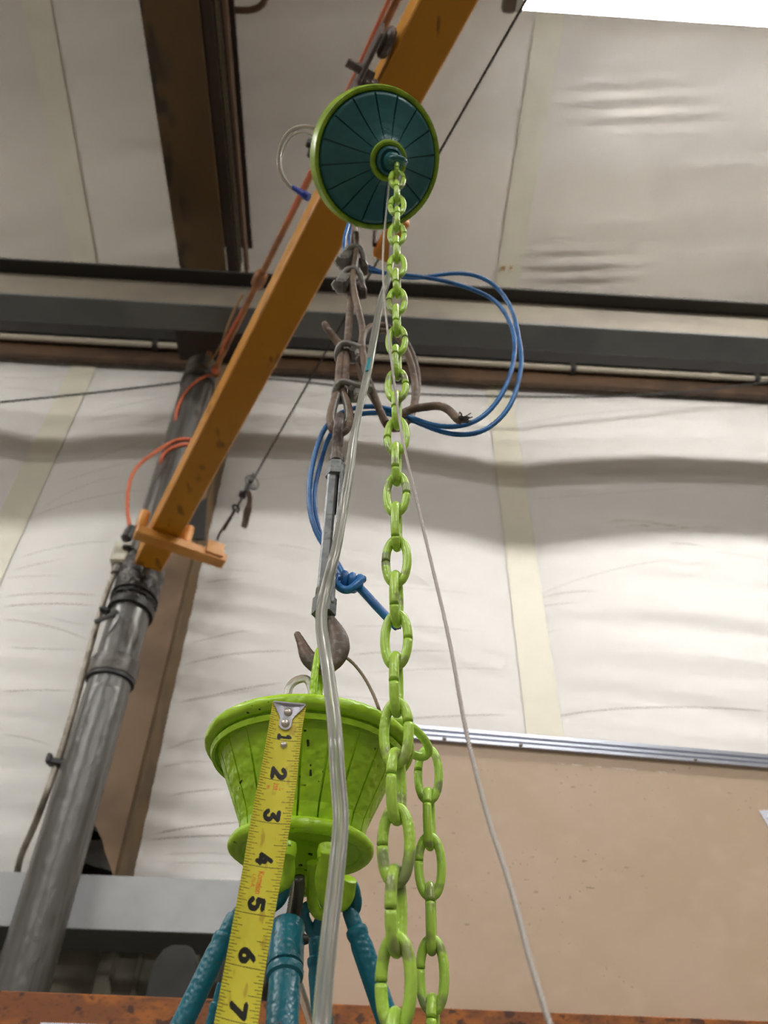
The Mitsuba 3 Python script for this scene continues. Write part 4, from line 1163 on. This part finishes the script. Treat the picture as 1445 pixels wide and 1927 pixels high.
part(can, 'boss', lathe([(0.0125, 0.0285), (0.0125, 0.0345), (0.0105, 0.036), (0.0095, 0.0335), (0.0078, 0.0332), (0.0074, 0.0425), (0.0045, 0.0452), (0.0, 0.046)], 48, RPl * KP, pc), 'm_plate', 30)
cl_ = onD(757, 303, PD - 0.052)
lpc = pc + RPl @ np.array([0, 0, 0.046 * KP])
g = np.linspace(0, 2 * np.pi, 40, endpoint=False)
ctop_ = CAM + onD(747, 318, 0.838) - CAM
l0 = lpc
part(can, 'loop', tube(spline([l0 + RPl @ np.array([-0.005, 0.0, -0.004]), l0 + RPl @ np.array([-0.006, 0.001, 0.004]), onD(735, 298, 0.826), onD(748, 297, 0.822), onD(759, 301, 0.826), onD(762, 306, 0.834), l0 + RPl @ np.array([0.012, 0, -0.003]), l0 + RPl @ np.array([0.005, 0, -0.006])], 60), 0.0030, 12), 'm_plate', True)
# clear wire loop with a blue wire connector, left of the plate
k = thing('wire_loop', 'clear wire loop with a dark blue tip sticking out left of the teal plate', 'wire')
wl = [(640, 268), (612, 250), (585, 240), (558, 241), (538, 256), (527, 282), (525, 310), (532, 332), (545, 350), (556, 356)]
part(k, 'wire', tube(spline([onD(a, b, 0.90) for a, b in wl], 60), 0.0025, 10), 'm_cord', True)
wl = [(636, 284), (603, 266), (575, 250), (556, 252), (541, 266), (531, 290), (529, 312), (538, 336), (549, 352), (556, 357)]
part(k, 'wire', tube(spline([onD(a, b, 0.905) for a, b in wl], 60), 0.0011, 8), 'm_cord', True)
c0, c1 = onD(550, 352, 0.90), onD(581, 372, 0.895)
u = c1 - c0; L = np.linalg.norm(u)
part(k, 'connector', lathe([(0, 0), (0.0024, 0), (0.0032, L * 0.3), (0.0044, L * 0.7), (0.0050, L * 0.72), (0.0046, L), (0, L)], 12, frame(u), c0), 'm_nut_blue', 30, 'dark blue wire connector')

# ------------------------------------------------------------------ the lime chain
CA = np.array([0.0248297, 0.38329232, 0.07862272]) + CAM
CB = np.array([-0.00044794, -0.00130338, 0.05767846]) / 2          # one link
LIN, WD, WW = 0.02885, 0.0056, 0.0194


def link_mesh(center, axis, side, gap_side=1, gap_at=0.2, tilt=0.0):
    """oval link in the plane of axis and side; a hairline gap in one limb"""
    axis = axis / np.linalg.norm(axis); side = side - axis * (side @ axis); side /= np.linalg.norm(side)
    a, b = (WW - WD) / 2, (LIN + WD) / 2
    ph0 = (0 if gap_side > 0 else np.pi) + gap_at
    eps = 0.0005 / b
    g = np.linspace(ph0 + eps, ph0 + 2 * np.pi - eps, 57)
    cx = np.sign(np.cos(g)) * np.abs(np.cos(g)) ** 0.86 * a
    cz = np.sin(g) * b
    p = center + cx[:, None] * side + cz[:, None] * axis
    return tube(p, WD / 2, 12)


chain = thing('lime_chain', 'long lime green painted chain hanging from the teal plate', 'chain')
rg_ = random.Random(4)
cu = CB / np.linalg.norm(CB)
for i in range(-3, 28):
    c = CA + CB * i
    h = i / 26.0
    a = math.radians(np.interp(h, [0, 0.25, 0.5, 1], [26, 16, 14, 4]) + rg_.uniform(-5, 5))
    sd = np.array([math.cos(a), -math.sin(a), 0]) if i % 2 == 0 else np.array([math.sin(a), math.cos(a), 0])
    if i % 2 == 0:
        m = link_mesh(c, cu, sd, rg_.choice([-1, 1]), rg_.uniform(-0.1, 0.35))
    else:
        m = link_mesh(c, cu, sd, -1, rg_.uniform(-0.2, 0.9))
    part(chain, 'link', m, 'm_chain', True)

# the slack run of chain hung on the cup's right side
best = None
for y_ in np.linspace(0.36, 0.60, 97):
    z1, z2 = onY(806, 1457, y_)[2], onY(813, 1833, y_)[2]
    e = abs((z1 - z2) - 4 * LIN)
    if best is None or e < best[0]:
        best = (e, y_)
y2 = best[1]
print('slack chain y', y2)
S0, S1 = onY(806, 1457, y2), onY(813, 1833, y2)
SB = (S1 - S0) / 4
chain2 = thing('lime_chain', 'short slack run of lime green chain hanging beside the cup on the right', 'chain')
for i in range(0, 8):
    c = S0 + SB * i
    a = math.radians(12 + rg_.uniform(-5, 5))
    sd = np.array([math.cos(a), -math.sin(a), 0]) if i % 2 == 0 else np.array([math.sin(a), math.cos(a), 0])
    part(chain2, 'link', link_mesh(c, SB, sd, -1 if i % 2 == 0 else -1, 0.15 if i % 2 == 0 else 0.4), 'm_chain', True)
top_in = S0 - SB / np.linalg.norm(SB) * (LIN / 2)
c1 = onD(805, 1416, (S0 - CAM) @ fwd * 1.0)
dirl = onD(752, 1376, (S0 - CAM) @ fwd * 0.985) - onD(805, 1424, (S0 - CAM) @ fwd)
dirl /= np.linalg.norm(dirl)
ctr = onD(803, 1420, (S0 - CAM) @ fwd) + dirl * (LIN / 2 + WD / 2)
part(chain2, 'link', link_mesh(ctr, dirl, np.array([0.35, 0.75, -0.5]), 1, 0.5), 'm_chain', True)

# ------------------------------------------------------------------ clear lamp cord and thin steel wire in front
cc = [(752, 332, .835), (744, 400, .825), (738, 450, .815), (735, 500, .78), (727, 535, .75), (717, 565, .74), (710, 600, .72), (702, 645, .69), (694, 690, .64), (683, 740, .615), (672, 790, .59), (663, 840, .57), (657, 890, .55), (647, 950, .53), (638, 1005, .505), (627, 1055, .48), (614, 1105, .47), (605, 1150, .455), (607, 1200, .435), (615, 1250, .41), (622, 1300, .39), (628, 1350, .372), (632, 1400, .357), (637, 1480, .342), (641, 1540, .332), (637, 1600, .322), (629, 1680, .31), (621, 1750, .30), (612, 1840, .288), (604, 1935, .276), (598, 2010, .265)]
cpt = spline([onD(*q) for q in cc], 300)
t, _, _ = frames(cpt)
ss = np.linspace(0, 1, 300)
twist = np.interp(ss, [0, .12, .2, .3, .42, .5, .55, .7, 1], [80, 60, 25, 15, 55, 20, 40, 10, 25])
view = cpt - CAM; view /= np.linalg.norm(view, axis=1, keepdims=True)
s1 = np.cross(t, view); s1 /= np.linalg.norm(s1, axis=1, keepdims=True)
s2 = np.cross(t, s1)
sd = np.cos(np.radians(twist))[:, None] * s1 + np.sin(np.radians(twist))[:, None] * s2
k = thing('lamp_cord', 'clear flat lamp cord hanging in front of the hook and green cup', 'cord')
r_c = 0.00178
# one mesh with a figure-eight section
ng = 28
ga = np.arange(ng) * 2 * np.pi / ng
ex, eyy = [], []
for a_ in ga:
    cxx = 0.0019 * np.sign(np.cos(a_)) if abs(np.cos(a_)) > 1e-9 else 0
    ex.append(np.cos(a_) * (0.0017 + r_c)); eyy.append(np.sin(a_) * r_c * (0.50 + 0.62 * abs(np.cos(a_)) ** 0.8) / max(0.62, 1 - 0.35 * np.cos(a_) ** 2))
ex, eyy = np.array(ex), np.array(eyy)
s3 = np.cross(t, sd)
V = cpt[:, None] + ex[None, :, None] * sd[:, None] + eyy[None, :, None] * s3[:, None]
L = len(cpt)
i_, j_ = np.meshgrid(np.arange(L - 1), np.arange(ng), indexing='ij')
q_ = np.stack([i_ * ng + j_, i_ * ng + (j_ + 1) % ng, (i_ + 1) * ng + (j_ + 1) % ng, (i_ + 1) * ng + j_], -1).reshape(-1, 4)
kk_ = np.arange(ng)
VV = np.vstack([V.reshape(-1, 3), cpt[0], cpt[-1]])
FF = np.vstack([q_[:, [0, 1, 2]], q_[:, [0, 2, 3]], np.stack([(kk_ + 1) % ng, kk_, kk_ * 0 + L * ng], 1), np.stack([(L - 1) * ng + kk_, (L - 1) * ng + (kk_ + 1) % ng, kk_ * 0 + L * ng + 1], 1)])
part(k, 'insulation', trimesh.Trimesh(VV, FF, process=False), 'm_cord', True)
for s_ in (-1, 1):
    part(k, 'conductor', tube(cpt + sd * 0.0019 * s_, 0.00085, 8), 'm_strand', True)
i0 = int(np.argmin([np.linalg.norm(p - onD(692, 698, .64)) for p in cpt]))
part(k, 'teal_mark', tube(cpt[i0 - 5:i0 + 3], 0.0023, 12), 'm_cordtip', True, 'teal paint mark')

sw = [(733, 335, .835), (727, 400, .815), (722, 450, .77), (721, 520, .70), (724, 570, .665), (729, 620, .63), (738, 690, .585), (750, 780, .545), (767, 870, .50), (786, 950, .47), (812, 1060, .43), (838, 1170, .39), (856, 1260, .36), (874, 1360, .335), (900, 1470, .31), (925, 1560, .292), (955, 1650, .275), (985, 1760, .258), (1010, 1850, .245), (1037, 1935, .235), (1060, 2000, .225)]
single('steel_cable', 'thin twisted steel cable slanting down in front of the chain to the lower right', 'cable', twisted(spline([onD(*q) for q in sw], 120), 0.00098, 3, 0.0045, 6), 'm_steelwire', True)

# ------------------------------------------------------------------ tape measure blade
TP = [(513, 1321, 577, 1327), (502, 1386, 566, 1395), (488, 1461, 558, 1471), (472, 1542, 546, 1551), (458, 1625, 532, 1635), (442, 1713, 516, 1726), (424, 1811, 499, 1827), (405, 1912, 485, 1931), (384, 2025, 468, 2046)]
TD = [.420, .408, .395, .382, .370, .358, .346, .333, .318]
Lp = CubicSpline(range(9), [onD(a, b, d) for (a, b, _, _), d in zip(TP, TD)])
Rp = CubicSpline(range(9), [onD(c, d_, d) for (_, _, c, d_), d in zip(TP, TD)])


def tape(s, u, h=0.0):
    """point of the blade: s inches from the tip, u 0..1 across from the left, h metres proud of its face"""
    s = np.asarray(s, float); u = np.asarray(u, float)
    l, r = Lp(s), Rp(s)
    ds = (Lp(s, 1) + Rp(s, 1)) / 2
    n = np.cross(ds, r - l); n /= np.linalg.norm(n, axis=-1, keepdims=True)
    n = np.where(((n * (l - CAM)).sum(-1, keepdims=True)) > 0, -n, n)          # towards the viewer
    cur = -0.0022 * (1 - (2 * u - 1) ** 2)
    return l + (r - l) * u[..., None] + n * (np.asarray(cur) + h)[..., None]


k = thing('tape_measure', 'yellow tape measure blade held against the front of the lime green cup', 'tape measure')
S_, U_ = np.linspace(0, 8, 161), np.linspace(0, 1, 13)


def blade(ss, uu, h0, h1):
    SS, UU = np.meshgrid(ss, uu, indexing='ij')
    a = tape(SS, UU, np.full(SS.shape, h1)); b = tape(SS, UU, np.full(SS.shape, h0))
    na, nb = SS.shape
    def idx(i, j, o): return o * na * nb + i * nb + j
    f = []
    for i in range(na - 1):
        for j in range(nb - 1):
            f += [[idx(i, j, 0), idx(i + 1, j, 0), idx(i + 1, j + 1, 0)], [idx(i, j, 0), idx(i + 1, j + 1, 0), idx(i, j + 1, 0)]]
            f += [[idx(i, j, 1), idx(i + 1, j + 1, 1), idx(i + 1, j, 1)], [idx(i, j, 1), idx(i, j + 1, 1), idx(i + 1, j + 1, 1)]]
    for i in range(na - 1):
        for j in (0, nb - 1):
            f += [[idx(i, j, 0), idx(i, j, 1), idx(i + 1, j, 1)], [idx(i, j, 0), idx(i + 1, j, 1), idx(i + 1, j, 0)]]
    for j in range(nb - 1):
        for i in (0, na - 1):
            f += [[idx(i, j, 0), idx(i, j + 1, 0), idx(i, j + 1, 1)], [idx(i, j, 0), idx(i, j + 1, 1), idx(i, j, 1)]]
    return trimesh.Trimesh(np.vstack([a.reshape(-1, 3), b.reshape(-1, 3)]), np.array(f), process=False)


bl = part(k, 'blade', blade(S_, U_, -0.00035, 0.0), 'm_tape', 40)
H1 = 0.00007
ticks = []


def tick(s, u0, u1, w=0.014):
    us = np.linspace(u0, u1, 9 if u1 - u0 > 0.5 else 4)
    SS, UU = np.meshgrid([s - w / 2, s + w / 2], us, indexing='ij')
    v = tape(SS, UU, np.full(SS.shape, H1)).reshape(-1, 3)
    n_ = len(us)
    f = []
    for j in range(n_ - 1):
        f += [[j, n_ + j, n_ + j + 1], [j, n_ + j + 1, j + 1]]
    ticks.append(trimesh.Trimesh(v, f, process=False))


for i in range(1, 128):
    s = i / 16
    if i % 16 == 0:
        tick(s, 0, 1, 0.016); continue
    l = 0.26 if i % 8 == 0 else 0.24 if i % 4 == 0 else 0.19 if i % 2 == 0 else 0.12
    tick(s, 0.0, l); tick(s, 1 - l * (1.25 if i % 8 == 0 else 1), 1.0)
tm = part(bl, 'tick_marks', cat(ticks), 'm_tapetick', False)
labels[tm] = {'kind': 'stuff'}


def tape_text(txt, s0, s1, u0, u1, matn, bold=True, name='numeral', heavy=False):
    """lettering that reads down the blade: text x along s, text y towards the right edge; filling s0..s1 by u0..u1"""
    m = meshkit.text_mesh(txt, 1.0, 0.05, bold)
    m = m.subdivide_to_size(0.35)
    if heavy:
        m = cat([place(m, None, (dx, dy, 0.002 * i)) for i, (dx, dy) in enumerate(((0, 0), (0.09, 0), (-0.09, 0), (0, 0.06), (0, -0.06)))])
    v = np.array(m.vertices)
    lo, hi = v.min(0), v.max(0)
    a = (v[:, 0] - lo[0]) / (hi[0] - lo[0]); b = (v[:, 1] - lo[1]) / (hi[1] - lo[1])
    p = tape(s0 + a * (s1 - s0), u0 + b * (u1 - u0), np.where(v[:, 2] > 0.02, H1 * 1.1, 0.00002))
    return part(bl, name, trimesh.Trimesh(p, m.faces, process=False), matn, False)


tape_text('1', 0.84, 1.0, 0.29, 0.72, 'm_tapeink', heavy=True)
for n_, (a, b) in {2: (1.70, 1.98), 3: (2.70, 2.97), 4: (3.70, 3.96), 5: (4.66, 4.94), 6: (5.66, 5.94), 7: (6.64, 6.95)}.items():
    tape_text(str(n_), a - 0.02, b + 0.01, 0.27, 0.72, 'm_tapeink', heavy=True)
tape_text('25ft', 2.07, 2.24, 0.40, 0.53, 'm_tapered', True, 'print')
tape_text('in', 2.15, 2.23, 0.24, 0.32, 'm_tapered', True, 'print')
tape_text('11', 2.17, 2.23, 0.57, 0.68, 'm_tapered', False, 'print')
tape_text('Komelon', 4.10, 4.58, 0.40, 0.555, 'm_tapered', True, 'print')
tape_text('USA', 4.18, 4.46, 0.27, 0.36, 'm_tapered', False, 'print')
# steel tip: wide at the end, narrowing to a rounded tongue
op = [(0.0, 0.02), (0.0, 0.98), (0.10, 0.93), (0.36, 0.70), (0.44, 0.66), (0.62, 0.66), (0.70, 0.60), (0.735, 0.50), (0.72, 0.38), (0.64, 0.29), (0.44, 0.29), (0.36, 0.25), (0.10, 0.07)]
pm = trimesh.creation.extrude_polygon(Polygon(op), 0.1, engine='earcut').subdivide_to_size(0.12)
v = np.array(pm.vertices)
tip = tape(v[:, 0], v[:, 1], np.where(v[:, 2] > 0.05, 0.0011, 0.0002))
hk_ = part(k, 'end_hook', trimesh.Trimesh(tip, pm.faces, process=False), 'm_tapesteel', False, 'bright steel end hook')
lipv = box((0, 0, 0), (1, 1, 1), None, 0.05)
q0, q1 = tape(np.array(0.0), np.array(0.03), np.array(0.0)), tape(np.array(0.0), np.array(0.97), np.array(0.0))
nn = tape(np.array(0.0), np.array(0.5), np.array(0.01)) - tape(np.array(0.0), np.array(0.5), np.array(0.0)); nn /= np.linalg.norm(nn)
xa = q1 - q0; wl_ = np.linalg.norm(xa); xa /= wl_
part(hk_, 'bent_lip', box((q0 + q1) / 2 - nn * 0.0022 + np.cross(nn, xa) * 0.0, (wl_, 0.0009, 0.007), np.stack([xa, np.cross(nn, xa), nn], 1), 0.0002), 'm_tapesteel')
for s, u_, r_ in ((0.24, 0.50, 0.0024), (0.56, 0.475, 0.0024), (1.12, 0.52, 0.0019)):
    c = tape(np.array(s), np.array(u_), np.array(0.0009 if s < 1 else 0.0))
    nr = tape(np.array(s), np.array(u_), np.array(0.01)) - tape(np.array(s), np.array(u_), np.array(0.0))
    part(k, 'rivet', lathe([(r_, 0), (r_ * 0.96, 0.0006), (r_ * 0.7, 0.0011), (r_ * 0.3, 0.0013), (0, 0.0013)], 24, frame(nr), c), 'm_rivet', True)
